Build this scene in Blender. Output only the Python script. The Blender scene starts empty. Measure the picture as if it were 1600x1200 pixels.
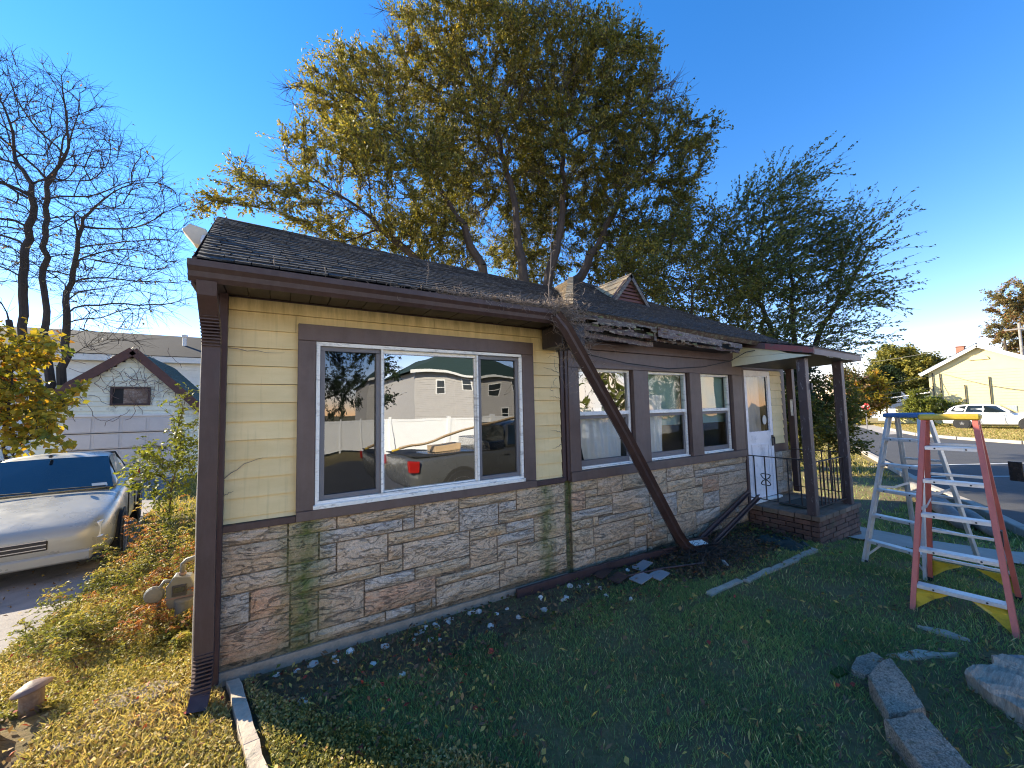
import bpy, bmesh, math, random
import numpy as np
from mathutils import Vector, Matrix, kdtree
R = math.radians
random.seed(7)
C = bpy.context.scene.collection
S = bpy.context.scene

# ---------------------------------------------------------------- camera
F_PX, PITCH, YAW, ROLL, CAMZ = 609.5, R(3.80), R(58.75), R(-1.29), 1.75
cam = bpy.data.cameras.new('camera')
cam.sensor_fit = 'HORIZONTAL'; cam.sensor_width = 36; cam.lens = 36 * F_PX / 1600
cam.clip_start = 0.05; cam.clip_end = 3000
camo = bpy.data.objects.new('camera', cam); C.objects.link(camo)
fw = Vector((math.cos(YAW) * math.cos(PITCH), math.sin(YAW) * math.cos(PITCH), math.sin(PITCH)))
r0 = Vector((math.sin(YAW), -math.cos(YAW), 0)); u0 = r0.cross(fw)
rt = r0 * math.cos(ROLL) + u0 * math.sin(ROLL); up = -r0 * math.sin(ROLL) + u0 * math.cos(ROLL)
mw = Matrix((rt, up, -fw)).transposed().to_4x4(); mw.translation = (0, 0, CAMZ)
camo.matrix_world = mw
S.camera = camo

# ---------------------------------------------------------------- sky and sun
SUN_EL, SUN_AZ = R(25), R(129)          # azimuth counter-clockwise from +X
W = bpy.data.worlds.new('World'); S.world = W; W.use_nodes = True
nt = W.node_tree; nt.nodes.clear()
sky = nt.nodes.new('ShaderNodeTexSky'); sky.sky_type = 'NISHITA'; sky.sun_disc = False
sky.sun_elevation = SUN_EL; sky.sun_rotation = R(90) - SUN_AZ
sky.air_density = 1.0; sky.dust_density = 0.0; sky.ozone_density = 2.6
bg = nt.nodes.new('ShaderNodeBackground'); bg.inputs[1].default_value = 0.15
wo = nt.nodes.new('ShaderNodeOutputWorld')
hs = nt.nodes.new('ShaderNodeHueSaturation'); hs.inputs['Saturation'].default_value = 1.34
mt_ = nt.nodes.new('ShaderNodeMix'); mt_.data_type = 'RGBA'; mt_.blend_type = 'MULTIPLY'; mt_.inputs[0].default_value = 1.0; mt_.inputs[7].default_value = (1.03, .74, .80, 1)
nt.links.new(sky.outputs[0], hs.inputs['Color']); nt.links.new(hs.outputs[0], mt_.inputs[6]); nt.links.new(mt_.outputs[2], bg.inputs[0]); nt.links.new(bg.outputs[0], wo.inputs[0])
sl = bpy.data.lights.new('sun', 'SUN'); sl.energy = 4.8; sl.angle = R(0.5); sl.color = (1.0, 0.88, 0.66)
so = bpy.data.objects.new('sun', sl); C.objects.link(so)
sd = Vector((math.cos(SUN_AZ) * math.cos(SUN_EL), math.sin(SUN_AZ) * math.cos(SUN_EL), math.sin(SUN_EL)))
so.rotation_euler = sd.to_track_quat('Z', 'Y').to_euler(); so.location = (-6, 10, 12)
S.view_settings.view_transform = 'Standard'; S.view_settings.look = 'None'
S.view_settings.gamma = 1.0; S.view_settings.use_curve_mapping = False
S.view_settings.exposure = 1.62
S.cycles.use_denoising = True
S.cycles.filter_width = 1.1
S.cycles.sample_clamp_indirect = 4.0
S.cycles.max_bounces = 6; S.cycles.diffuse_bounces = 3; S.cycles.glossy_bounces = 3
S.cycles.transparent_max_bounces = 8

# ---------------------------------------------------------------- terrain height
def sm(t): t = min(1.0, max(0.0, t)); return t * t * (3 - 2 * t)
def gz(x, y):
    a = -0.35 * sm((x - 4.5) / 5)
    b = -0.35 * sm((-y - 0.2) / 1.1)
    c = -0.04 * min(max(y - 3.3, 0), 8) * min(max((-x - .3) / .6, 0), 1)
    return min(a, b, c)

# ---------------------------------------------------------------- materials
MATS = {}
def nd(t, k, **kw):
    n = t.nodes.new(k)
    for a, v in kw.items(): setattr(n, a, v)
    return n
def ramp(t, fac, stops, interp='LINEAR'):
    r = nd(t, 'ShaderNodeValToRGB'); r.color_ramp.interpolation = interp
    e = r.color_ramp.elements
    while len(e) < len(stops): e.new(0.5)
    for q, (p, c) in zip(e, stops):
        q.position = p; q.color = (c[0], c[1], c[2], 1) if hasattr(c, '__len__') else (c, c, c, 1)
    t.links.new(fac, r.inputs[0]); return r.outputs[0]
def noise(t, vec, scale, detail=4, rough=.6, dist=0.0):
    n = nd(t, 'ShaderNodeTexNoise'); n.inputs['Scale'].default_value = scale
    n.inputs['Detail'].default_value = detail; n.inputs['Roughness'].default_value = rough
    n.inputs['Distortion'].default_value = dist
    t.links.new(vec, n.inputs['Vector']); return n.outputs[0]
def mapv(t, vec, s, loc=(0, 0, 0)):
    m = nd(t, 'ShaderNodeMapping'); m.inputs['Scale'].default_value = s; m.inputs['Location'].default_value = loc
    t.links.new(vec, m.inputs[0]); return m.outputs[0]
def mth(t, op, a, b=0.0, clamp=False):
    m = nd(t, 'ShaderNodeMath', operation=op, use_clamp=clamp)
    for i, v in enumerate((a, b)):
        if isinstance(v, (int, float)): m.inputs[i].default_value = v
        else: t.links.new(v, m.inputs[i])
    return m.outputs[0]
def mixc(t, fac, a, b, bt='MIX'):
    m = nd(t, 'ShaderNodeMix', data_type='RGBA', blend_type=bt)
    for i, v in ((0, fac), (6, a), (7, b)):
        if isinstance(v, (int, float)): m.inputs[i].default_value = v
        elif isinstance(v, tuple): m.inputs[i].default_value = (v[0], v[1], v[2], 1)
        else: t.links.new(v, m.inputs[i])
    return m.outputs[2]
def start(name):
    m = bpy.data.materials.new(name); m.use_nodes = True; t = m.node_tree
    b = t.nodes['Principled BSDF']; g = nd(t, 'ShaderNodeNewGeometry')
    MATS[name] = m
    return m, t, b, g.outputs['Position']
def put(t, b, col=None, rough=None, h=None, hs=.3, hd=.01):
    if col is not None:
        if isinstance(col, tuple): b.inputs['Base Color'].default_value = (*col, 1)
        else: t.links.new(col, b.inputs['Base Color'])
    if rough is not None:
        if isinstance(rough, float): b.inputs['Roughness'].default_value = rough
        else: t.links.new(rough, b.inputs['Roughness'])
    if h is not None:
        bu = nd(t, 'ShaderNodeBump'); bu.inputs['Strength'].default_value = hs; bu.inputs['Distance'].default_value = hd
        t.links.new(h, bu.inputs['Height']); t.links.new(bu.outputs[0], b.inputs['Normal'])
def plain(name, col, rough=.7, var=.2, sc=5.0, bump=.2, bsc=60.0, metal=0.0, stretch=(1, 1, 1), obj=0.0, dirt=None, spec=.5):
    """colour with large and small tone changes, fine relief and optional dirt"""
    m, t, b, P = start(name)
    V = mapv(t, P, stretch)
    n1 = noise(t, V, sc, 5, .65); n2 = noise(t, V, sc * 7, 3)
    f = mth(t, 'ADD', mth(t, 'MULTIPLY', n1, .7), mth(t, 'MULTIPLY', n2, .3))
    c = ramp(t, f, [(.3, tuple(v * (1 - var) for v in col)), (.7, tuple(min(.95, v * (1 + var)) for v in col))])
    if obj:
        oi = nd(t, 'ShaderNodeObjectInfo')
        k = mth(t, 'ADD', mth(t, 'MULTIPLY', oi.outputs['Random'], 2 * obj), 1 - obj)
        c = mixc(t, 1.0, c, ramp(t, mth(t, 'MULTIPLY', k, .5), [(0, 0.0), (1, 2.0)]), 'MULTIPLY')
    if dirt:
        d = ramp(t, noise(t, mapv(t, P, dirt[2] if len(dirt) > 2 else (1, 1, 1)), dirt[1], 6, .7), [(.52, 0), (.72, 1)])
        c = mixc(t, mth(t, 'MULTIPLY', d, .8), c, dirt[0])
    put(t, b, c, ramp(t, n2, [(.2, max(0, rough - .12)), (.8, min(1, rough + .12))]), noise(t, V, bsc, 4), bump, .006)
    b.inputs['Metallic'].default_value = metal; b.inputs['Specular IOR Level'].default_value = spec
    return m
def leafmat(name, stops, trans=.45, rough=.55):
    m, t, b, P = start(name)
    a = nd(t, 'ShaderNodeAttribute'); a.attribute_name = 'tint'
    c = ramp(t, a.outputs['Fac'], stops)
    put(t, b, c, rough); b.inputs['Specular IOR Level'].default_value = .35
    tr = nd(t, 'ShaderNodeBsdfTranslucent'); t.links.new(mixc(t, 1.0, c, (1.0, .95, .55), 'MULTIPLY'), tr.inputs[0])
    mx = nd(t, 'ShaderNodeMixShader'); mx.inputs[0].default_value = trans
    t.links.new(b.outputs[0], mx.inputs[1]); t.links.new(tr.outputs[0], mx.inputs[2])
    t.links.new(mx.outputs[0], t.nodes['Material Output'].inputs[0])
    return m
def glassmat(name, refl, tint=(.02, .025, .03), wav=.0, rough=.0, trans=1.0):
    """window glass: mirror reflection over a see-through tinted body"""
    m, t, b, P = start(name)
    t.nodes.remove(b)
    gl = nd(t, 'ShaderNodeBsdfGlossy'); gl.inputs['Roughness'].default_value = rough; gl.inputs[0].default_value = (.95, .97, 1, 1)
    tp = nd(t, 'ShaderNodeBsdfTransparent'); tp.inputs[0].default_value = (*tint, 1)
    if wav:
        bu = nd(t, 'ShaderNodeBump'); bu.inputs['Strength'].default_value = 1; bu.inputs['Distance'].default_value = wav
        t.links.new(noise(t, mapv(t, P, (1.6, 1, 1.1)), 1.6, 1), bu.inputs['Height']); t.links.new(bu.outputs[0], gl.inputs['Normal'])
    fr = nd(t, 'ShaderNodeFresnel'); fr.inputs[0].default_value = 1.5
    f = mth(t, 'ADD', refl, mth(t, 'MULTIPLY', fr.outputs[0], .6), True)
    mx = nd(t, 'ShaderNodeMixShader'); t.links.new(f, mx.inputs[0])
    t.links.new(tp.outputs[0], mx.inputs[1]); t.links.new(gl.outputs[0], mx.inputs[2])
    t.links.new(mx.outputs[0], t.nodes['Material Output'].inputs[0])
    return m

# ---------------------------------------------------------------- mesh builder
ORG = {}
class MB:
    def __init__(s): s.v = []; s.f = []
    def add(s, vs, fs):
        n = len(s.v); s.v += [tuple(map(float, v)) for v in vs]; s.f += [tuple(i + n for i in f) for f in fs]; return s
    def box(s, x0, x1, y0, y1, z0, z1):
        return s.add([(x0, y0, z0), (x1, y0, z0), (x1, y1, z0), (x0, y1, z0), (x0, y0, z1), (x1, y0, z1), (x1, y1, z1), (x0, y1, z1)],
                     [(0, 3, 2, 1), (4, 5, 6, 7), (0, 1, 5, 4), (1, 2, 6, 5), (2, 3, 7, 6), (3, 0, 4, 7)])
    def bar(s, a, b, w, h, upv=(0, 0, 1), w2=None, h2=None):
        a, b = Vector(a), Vector(b); d = (b - a).normalized(); u = Vector(upv)
        x = d.cross(u)
        if x.length < 1e-4: x = d.cross(Vector((1, 0, 0)))
        x.normalize(); u = x.cross(d); vs = []
        for p, ww, hh in ((a, w, h), (b, w2 or w, h2 or h)):
            for i, j in ((-1, -1), (1, -1), (1, 1), (-1, 1)): vs.append(p + x * i * ww / 2 + u * j * hh / 2)
        return s.add(vs, [(3, 2, 1, 0), (4, 5, 6, 7), (0, 1, 5, 4), (1, 2, 6, 5), (2, 3, 7, 6), (3, 0, 4, 7)])
    def tube(s, pts, rad, n=8, caps=True):
        pts = [Vector(p) for p in pts]; rad = rad if hasattr(rad, '__len__') else [rad] * len(pts)
        vs = []; fs = []; x = None
        for i, p in enumerate(pts):
            d = (pts[min(i + 1, len(pts) - 1)] - pts[max(i - 1, 0)]).normalized()
            if x is None: x = d.orthogonal().normalized()
            else:
                x = x - d * x.dot(d)
                x = x.normalized() if x.length > 1e-5 else d.orthogonal().normalized()
            y = d.cross(x)
            for k in range(n):
                a = 2 * math.pi * k / n; vs.append(p + (x * math.cos(a) + y * math.sin(a)) * rad[i])
        for i in range(len(pts) - 1):
            for k in range(n):
                fs.append((i * n + k, i * n + (k + 1) % n, (i + 1) * n + (k + 1) % n, (i + 1) * n + k))
        if caps: fs += [tuple(range(n - 1, -1, -1)), tuple((len(pts) - 1) * n + k for k in range(n))]
        return s.add(vs, fs)
    def prism(s, prof, a, b, axis='x'):
        """closed profile swept from a to b along an axis; profile in the two other axes"""
        n = len(prof); vs = []
        for t in (a, b):
            for p, q in prof:
                vs.append({'x': (t, p, q), 'y': (p, t, q), 'z': (p, q, t)}[axis])
        return s.add(vs, [tuple(range(n)), tuple(range(2 * n - 1, n - 1, -1))] + [(i, i + n, (i + 1) % n + n, (i + 1) % n) for i in range(n)])
    def lathe(s, prof, c=(0, 0, 0), n=16):
        vs = []; fs = []
        for r, z in prof:
            for k in range(n):
                a = 2 * math.pi * k / n; vs.append((c[0] + r * math.cos(a), c[1] + r * math.sin(a), c[2] + z))
        for i in range(len(prof) - 1):
            for k in range(n): fs.append((i * n + k, i * n + (k + 1) % n, (i + 1) * n + (k + 1) % n, (i + 1) * n + k))
        fs += [tuple(range(n - 1, -1, -1)), tuple((len(prof) - 1) * n + k for k in range(n))]
        return s.add(vs, fs)
    def quad(s, a, b, c, d): return s.add([a, b, c, d], [(0, 1, 2, 3)])
    def build(s, name, mat, parent=None, bevel=0.0, smooth=False, label=None, kind=None, fix=True):
        o = ORG.get(parent.name, (0, 0, 0)) if parent else (0, 0, 0)
        me = bpy.data.meshes.new(name)
        me.from_pydata([(v[0] - o[0], v[1] - o[1], v[2] - o[2]) for v in s.v], [], s.f)
        if fix or bevel:
            bm = bmesh.new(); bm.from_mesh(me)
            if bevel:
                bmesh.ops.remove_doubles(bm, verts=bm.verts, dist=1e-6)
                bmesh.ops.bevel(bm, geom=bm.edges[:], offset=bevel, segments=1, affect='EDGES', clamp_overlap=True)
            bmesh.ops.recalc_face_normals(bm, faces=bm.faces); bm.to_mesh(me); bm.free()
        me.materials.append(MATS[mat])
        if smooth: me.shade_smooth()
        ob = bpy.data.objects.new(name, me); C.objects.link(ob)
        if parent: ob.parent = parent; ORG[ob.name] = o
        if label: ob['label'] = label
        if kind: ob['kind'] = kind
        return ob
def thing(name, label, cat, loc=(0, 0, 0), group=None, local=False, rz=0.0):
    o = bpy.data.objects.new(name, None); C.objects.link(o); o.location = loc; o.rotation_euler = (0, 0, rz)
    o.empty_display_size = .1
    o['label'] = label; o['category'] = cat
    if group: o['group'] = group
    ORG[o.name] = (0, 0, 0) if local else tuple(loc)
    return o
def tag(o, label, cat, group=None):
    o['label'] = label; o['category'] = cat
    if group: o['group'] = group
    return o
def struct(o, kind='structure'): o['kind'] = kind; return o

def np_mesh(name, verts, nper, mat, tint=None, parent=None, kind=None, smooth=False):
    """many separate faces of nper corners each, fast"""
    o = ORG.get(parent.name, (0, 0, 0)) if parent else (0, 0, 0)
    verts = np.asarray(verts, np.float32).reshape(-1, 3) - np.array(o, np.float32)
    n = len(verts); nf = n // nper
    me = bpy.data.meshes.new(name)
    me.vertices.add(n); me.vertices.foreach_set('co', verts.ravel())
    me.loops.add(n); me.loops.foreach_set('vertex_index', np.arange(n, dtype=np.int32))
    me.polygons.add(nf); me.polygons.foreach_set('loop_start', np.arange(0, n, nper, dtype=np.int32))
    me.update(calc_edges=True)
    if tint is not None:
        at = me.attributes.new('tint', 'FLOAT', 'POINT'); at.data.foreach_set('value', np.repeat(np.asarray(tint, np.float32), nper))
    me.materials.append(MATS[mat])
    ob = bpy.data.objects.new(name, me); C.objects.link(ob)
    if parent: ob.parent = parent; ORG[ob.name] = o
    if kind: ob['kind'] = kind
    return ob
rng = np.random.default_rng(11)
def unit(a): return a / np.maximum(np.linalg.norm(a, axis=-1, keepdims=True), 1e-9)
def leaves(centers, L, Wd, dirs=None, droop=.3, up=.35, rg=rng):
    """four-cornered pointed leaves; returns corner array"""
    n = len(centers)
    d = unit(rg.normal(size=(n, 3))) if dirs is None else unit(dirs + rg.normal(size=(n, 3)) * .45)
    d[:, 2] -= droop; d = unit(d)
    nrm = rg.normal(size=(n, 3)); nrm[:, 2] = np.abs(nrm[:, 2]) + up
    s = unit(np.cross(d, nrm)); L = (L * rg.uniform(.65, 1.25, n))[:, None]; w = (Wd * rg.uniform(.7, 1.2, n))[:, None]
    c = centers
    fold = unit(np.cross(s, d)) * w * .25
    return np.stack([c - d * L * .5, c + s * w * .5 + fold, c + d * L * .5, c - s * w * .5 + fold], 1)

# ================================================================ materials
def m_stone(name, a, b_, c_):
    m, t, b, P = start(name)
    V = mapv(t, P, (1.5, 1.5, 6.0))
    oi = nd(t, 'ShaderNodeObjectInfo')
    vv = nd(t, 'ShaderNodeVectorMath', operation='ADD'); t.links.new(V, vv.inputs[0])
    cm = nd(t, 'ShaderNodeCombineXYZ'); t.links.new(mth(t, 'MULTIPLY', oi.outputs['Random'], 40), cm.inputs[0]); t.links.new(cm.outputs[0], vv.inputs[1])
    V2 = vv.outputs[0]
    n1 = noise(t, V2, 2.2, 5, .7, 1.2)
    c = ramp(t, n1, [(.30, a), (.48, b_), (.62, c_), (.78, tuple(v * .6 for v in a))])
    n3 = noise(t, P, 45, 5, .75)
    c = mixc(t, .85, c, ramp(t, n3, [(.3, .5), (.5, 1.0), (.72, 1.25)]), 'MULTIPLY')
    n5 = noise(t, P, 150, 3, .7)
    c = mixc(t, .6, c, ramp(t, n5, [(.3, .55), (.5, 1.0), (.7, 1.35)]), 'MULTIPLY')
    crack = noise(t, V2, 1.6, 6, .55, 2.5)
    ck = ramp(t, mth(t, 'ABSOLUTE', mth(t, 'SUBTRACT', crack, .5)), [(0.0, 1.0), (.022, 0.0)])
    c = mixc(t, mth(t, 'MULTIPLY', ck, .3), c, (.09, .065, .045))
    # algae streaks and damp foot
    sx = nd(t, 'ShaderNodeSeparateXYZ'); t.links.new(P, sx.inputs[0]); X, Z = sx.outputs[0], sx.outputs[2]
    nb = noise(t, P, 9, 5, .7)
    xw = mth(t, 'ADD', X, mth(t, 'MULTIPLY', mth(t, 'SUBTRACT', nb, .5), .25))
    def band(x0, w): return mth(t, 'SUBTRACT', 1.0, mth(t, 'DIVIDE', mth(t, 'ABSOLUTE', mth(t, 'SUBTRACT', xw, x0)), w), True)
    g = mth(t, 'ADD', mth(t, 'ADD', band(.19, .22), band(2.36, .13), True), band(2.66, .07), True)
    g = mth(t, 'MULTIPLY', g, ramp(t, noise(t, mapv(t, P, (2, 2, .8)), 4, 5, .7), [(.3, .35), (.6, 1.0)]))
    c = mixc(t, mth(t, 'MULTIPLY', g, 1.0, True), c, (.12, .15, .035))
    zl = mth(t, 'MULTIPLY', mth(t, 'SUBTRACT', .33, Z, True), 1.9, True)
    damp = mth(t, 'MULTIPLY', zl, ramp(t, nb, [(.35, .2), (.6, 1.0)]), True)
    c = mixc(t, mth(t, 'MULTIPLY', damp, .85), c, (.085, .08, .035))
    lf = mth(t, 'MULTIPLY', mth(t, 'SUBTRACT', .3, mth(t, 'ADD', X, .3), True), 1.6, True)
    c = mixc(t, mth(t, 'MULTIPLY', lf, ramp(t, nb, [(.4, .2), (.7, 1.0)])), c, (.06, .06, .035))
    h = mth(t, 'ADD', mth(t, 'MULTIPLY', n1, 1.0), mth(t, 'ADD', mth(t, 'MULTIPLY', n3, .35), mth(t, 'MULTIPLY', ck, -.5)))
    put(t, b, c, .88, h, 1.0, .022); return m
m_stone('stone_grey', (0.58, 0.44, 0.31), (0.68, 0.51, 0.36), (0.62, 0.43, 0.26))
m_stone('stone_tan', (0.66, 0.43, 0.23), (0.64, 0.46, 0.29), (0.58, 0.44, 0.29))
m_stone('stone_blue', (0.5, 0.42, 0.34), (0.62, 0.5, 0.38), (0.53, 0.45, 0.37))
m_stone('stone_brown', (0.56, 0.4, 0.25), (0.64, 0.44, 0.28), (0.5, 0.39, 0.27))
m_stone('stone_red', (0.66, 0.34, 0.19), (0.62, 0.38, 0.23), (0.54, 0.38, 0.25))
m_stone('stone_mortar', (0.336, 0.216, 0.120), (0.280, 0.192, 0.120), (0.224, 0.168, 0.110))

def m_siding():
    m, t, b, P = start('siding_yellow')
    n1 = noise(t, mapv(t, P, (1, 1, 3)), 3, 6, .65)
    oi = nd(t, 'ShaderNodeObjectInfo')
    c = ramp(t, n1, [(.3, (.76, .58, .27)), (.7, (.87, .68, .35))])
    c = mixc(t, 1.0, c, ramp(t, oi.outputs['Random'], [(0, .9), (1, 1.06)]), 'MULTIPLY')
    sx = nd(t, 'ShaderNodeSeparateXYZ'); t.links.new(P, sx.inputs[0]); Z = sx.outputs[2]
    # rain dirt just below the soffit, black mould specks
    top = mth(t, 'MULTIPLY', mth(t, 'SUBTRACT', Z, 2.36, True), 4.5, True)
    st = ramp(t, noise(t, mapv(t, P, (9, 1, 1.2)), 1.6, 5, .7), [(.35, 0.0), (.7, 1.0)])
    c = mixc(t, mth(t, 'MULTIPLY', top, mth(t, 'ADD', mth(t, 'MULTIPLY', st, .75), .15), True), c, (.30, .20, .07))
    sp = ramp(t, noise(t, mapv(t, P, (2.5, 2, 6)), 6, 8, .8), [(.66, 0.0), (.76, 1.0)])
    c = mixc(t, mth(t, 'MULTIPLY', sp, .55), c, (.13, .10, .06))
    v = ramp(t, noise(t, mapv(t, P, (14, 1, .7)), 2.5, 4, .6), [(.55, 0.0), (.75, .35)])
    c = mixc(t, v, c, (.42, .33, .15))
    g = noise(t, mapv(t, P, (3, 3, 60)), 6, 3)
    put(t, b, c, .55, g, .12, .003); return m
m_siding()
def m_trim(name, col, red=0.0, peel=0.0, peelc=(.30, .27, .24)):
    m, t, b, P = start(name)
    n1 = noise(t, P, 4, 6, .7)
    c = ramp(t, n1, [(.25, tuple(v * .72 for v in col)), (.75, tuple(v * 1.25 for v in col))])
    d = ramp(t, noise(t, mapv(t, P, (6, 6, 1.0)), 3, 5, .7), [(.45, 0.0), (.8, .5)])
    c = mixc(t, d, c, tuple(v * .8 + .05 for v in col))
    n3 = noise(t, mapv(t, P, (3, 3, 9) if peel < 0 else (1, 1, 1)), 30, 6, .75)
    h = n3
    if peel:
        pk = ramp(t, noise(t, mapv(t, P, (5, 5, 9) if peel > 0 else (7, 7, 2.5)), 3.2, 8, .75), [(.60 - abs(peel) * .2, 0.0), (.62 - abs(peel) * .2, 1.0)])
        c = mixc(t, pk, c, ramp(t, noise(t, P, 30, 3), [(.3, tuple(v * .5 for v in peelc)), (.7, peelc)]))
        h = mth(t, 'ADD', n3, mth(t, 'MULTIPLY', pk, -1.0))
    put(t, b, c, .5, h, .25, .004); return m
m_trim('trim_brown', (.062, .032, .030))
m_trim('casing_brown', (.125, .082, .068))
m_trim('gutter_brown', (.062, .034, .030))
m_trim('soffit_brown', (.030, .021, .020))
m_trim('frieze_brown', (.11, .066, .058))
m_trim('post_peeling', (.075, .050, .048), peel=-.1, peelc=(.26, .23, .22))
m_trim('fascia_rotten', (.070, .030, .020), peel=.35, peelc=(.24, .18, .12))
m_trim('wood_rotten', (.075, .042, .024), peel=.35, peelc=(.22, .20, .12))
m_trim('fascia_red', (.22, .045, .035), peel=.3, peelc=(.16, .10, .08))
m_trim('louvre_red', (.17, .075, .06))
plain('white_frame', (.92, .87, .80), .45, .08, 6, .1, 40, dirt=((.30, .26, .22), 9, (1, 1, 3)))
plain('white_peeling', (0.900, 0.852, 0.770), .6, .12, 6, .4, 50, dirt=((.10, .07, .06), 14, (1, 1, 2.5)))
plain('sash_grey', (.17, .16, .165), .45, .1, 6, .1, 40)
plain('door_white', (0.896, 0.861, 0.864), .45, .06, 3, .1, 30, dirt=((.45, .45, .47), 4))
plain('canopy_cream', (.62, .60, .42), .6, .07, 4, .15, 40)
plain('black_iron', (.025, .022, .022), .5, .3, 10, .2, 60)
plain('rail_rust', (.06, .035, .028), .6, .4, 12, .3, 60)
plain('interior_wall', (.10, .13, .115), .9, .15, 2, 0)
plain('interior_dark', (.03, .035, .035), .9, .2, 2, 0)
plain('curtain_white', (.78, .75, .70), .9, .05, 3, .1, 80)
plain('curtain_green', (.30, .42, .36), .9, .1, 3, .1, 80)
plain('concrete', (0.480, 0.392, 0.300), .9, .3, 5, .8, 45, dirt=((.14, .14, .10), 5))
plain('concrete_dark', (0.322, 0.263, 0.200), .9, .35, 6, .9, 40, dirt=((.07, .075, .05), 6))
plain('mortar', (.20, .17, .14), .95, .25, 8, .5, 60)
plain('brick', (.135, .072, .052), .85, .4, 6, .6, 50, obj=.3, dirt=((.09, .085, .05), 5))
plain('brick_cap', (.19, .13, .09), .88, .35, 6, .5, 50, obj=.2, dirt=((.08, .10, .05), 4))
plain('asphalt', (.055, .053, .052), .85, .15, 1.2, .6, 120)
plain('driveway_asphalt', (.24, .215, .20), .9, .25, 1.5, .9, 90, dirt=((.07, .065, .06), 1.6))
plain('road_paint', (.55, .55, .52), .8, .25, 6, .3, 60)
plain('walk_concrete', (.36, .32, .27), .9, .2, 2, .4, 60)
plain('fiberglass_red', (.60, .145, .10), .5, .15, 8, .15, 90, stretch=(4, 4, 1))
plain('aluminium', (.72, .70, .66), .38, .15, 9, .15, 60, metal=.55)
plain('plastic_yellow', (.62, .42, .035), .5, .15, 8, .1, 60, dirt=((.22, .15, .03), 12))
plain('plastic_blue', (.06, .15, .32), .5, .15, 8, .1, 60)
plain('black_rubber', (.02, .02, .02), .8, .2, 8, .2, 60)
plain('doormat', (.018, .035, .032), .95, .4, 20, .8, 150)
plain('meter_grey', (.13, .125, .105), .55, .15, 7, .2, 50, metal=.2, dirt=((.20, .18, .14), 8))
plain('white_rock', (.62, .57, .50), .85, .2, 12, .6, 60, obj=.25)
plain('grey_rock', (.26, .25, .24), .9, .3, 9, .8, 50)
plain('slate_tile', (.30, .30, .30), .7, .15, 8, .3, 50, obj=.15)
plain('rust_metal', (.22, .15, .11), .75, .5, 9, .6, 50, dirt=((.45, .42, .38), 8))
plain('bark_dark', (.045, .035, .028), .95, .45, 6, 1, 25, stretch=(1, 1, .3))
plain('bark_brown', (.065, .048, .036), .95, .4, 5, 1, 25, stretch=(1, 1, .3))
plain('old_log', (.24, .22, .20), .95, .4, 5, 1, 30, stretch=(.5, 1, 1))
plain('dead_vine', (.26, .20, .15), .9, .35, 30, .2, 60)
plain('shed_cream', (.88, .86, .68), .7, .12, 3, .2, 40, dirt=((.28, .28, .22), 3))
plain('shed_white', (.82, .80, .74), .7, .1, 2, .2, 40)
plain('garage_door', (.66, .60, .54), .6, .08, 2, .1, 40)
plain('far_yellow', (.72, .60, .30), .8, .07, 2, .1, 30)
plain('far_white', (.75, .75, .72), .7, .08, 3, .1, 30)
plain('far_grey_house', (.46, .44, .42), .8, .07, 3, .1, 30)
plain('vinyl_white', (.80, .81, .82), .5, .05, 3, .1, 30)
plain('brick_far', (.34, .15, .10), .9, .2, 6, .2, 30)
plain('car_silver', (.36, .35, .31), .3, .01, .5, 0, 30, metal=.2)
plain('car_white', (.70, .71, .70), .3, .01, .5, 0, 30, metal=.1)
plain('truck_grey', (.11, .115, .12), .25, .01, .5, 0, 30, metal=.4)
plain('tyre', (.022, .022, .023), .85, .2, 10, .3, 60)
plain('rim', (.45, .45, .46), .3, .1, 10, 0, 60, metal=.8)
plain('car_glass', (.012, .018, .022), .06, .1, 3, 0, 30, spec=.9)
plain('lamp_red', (.28, .012, .010), .2, .1, 10, 0, 30)
plain('lamp_clear', (.6, .62, .65), .12, .1, 10, 0, 30)
plain('chrome', (.6, .6, .6), .15, .05, 5, 0, 30, metal=1.0)
plain('sign_red', (.55, .02, .02), .5, .08, 4, 0, 30)
plain('beige_plastic', (.58, .50, .38), .5, .1, 7, .1, 50)
plain('rusty_plate', (.16, .10, .08), .6, .3, 8, .3, 50)
plain('sticker', (.62, .62, .56), .5, .05, 8, 0, 30)
plain('soil', (.055, .040, .028), .98, .4, 6, 1, 30)
plain('shutter_grey', (.30, .33, .36), .7, .1, 6, .1, 40)
plain('stump_wood', (.38, .30, .22), .95, .6, 8, 1, 30, stretch=(1.2, 9, 1))
plain('cardboard', (.46, .33, .20), .9, .2, 4, .1, 40)
def m_roof(name, cols, lich):
    m, t, b, P = start(name)
    a = nd(t, 'ShaderNodeAttribute'); a.attribute_name = 'tint'
    c = ramp(t, a.outputs['Fac'], [(0, cols[0]), (1, cols[1])])
    n3 = noise(t, P, 90, 4, .8)
    c = mixc(t, .8, c, ramp(t, n3, [(.3, .5), (.7, 1.6)]), 'MULTIPLY')
    l = ramp(t, noise(t, mapv(t, P, (2.2, 4, 4)), 7, 7, .75), [(.52, 0.0), (.66, 1.0)])
    c = mixc(t, mth(t, 'MULTIPLY', l, lich[1]), c, lich[0])
    put(t, b, c, .92, n3, .8, .006); return m
m_roof('shingle_dark', ((.022, .022, .024), (.052, .050, .050)), ((.19, .18, .16), .75))
m_roof('shingle_green', ((.02, .045, .035), (.035, .07, .055)), ((.07, .09, .07), .4))
m_roof('shingle_sunlit', ((.34, .25, .14), (.46, .34, .20)), ((.12, .10, .07), .6))  # dark roof shingles in lighter tan where sun strikes, sunlight put into colour

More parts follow.
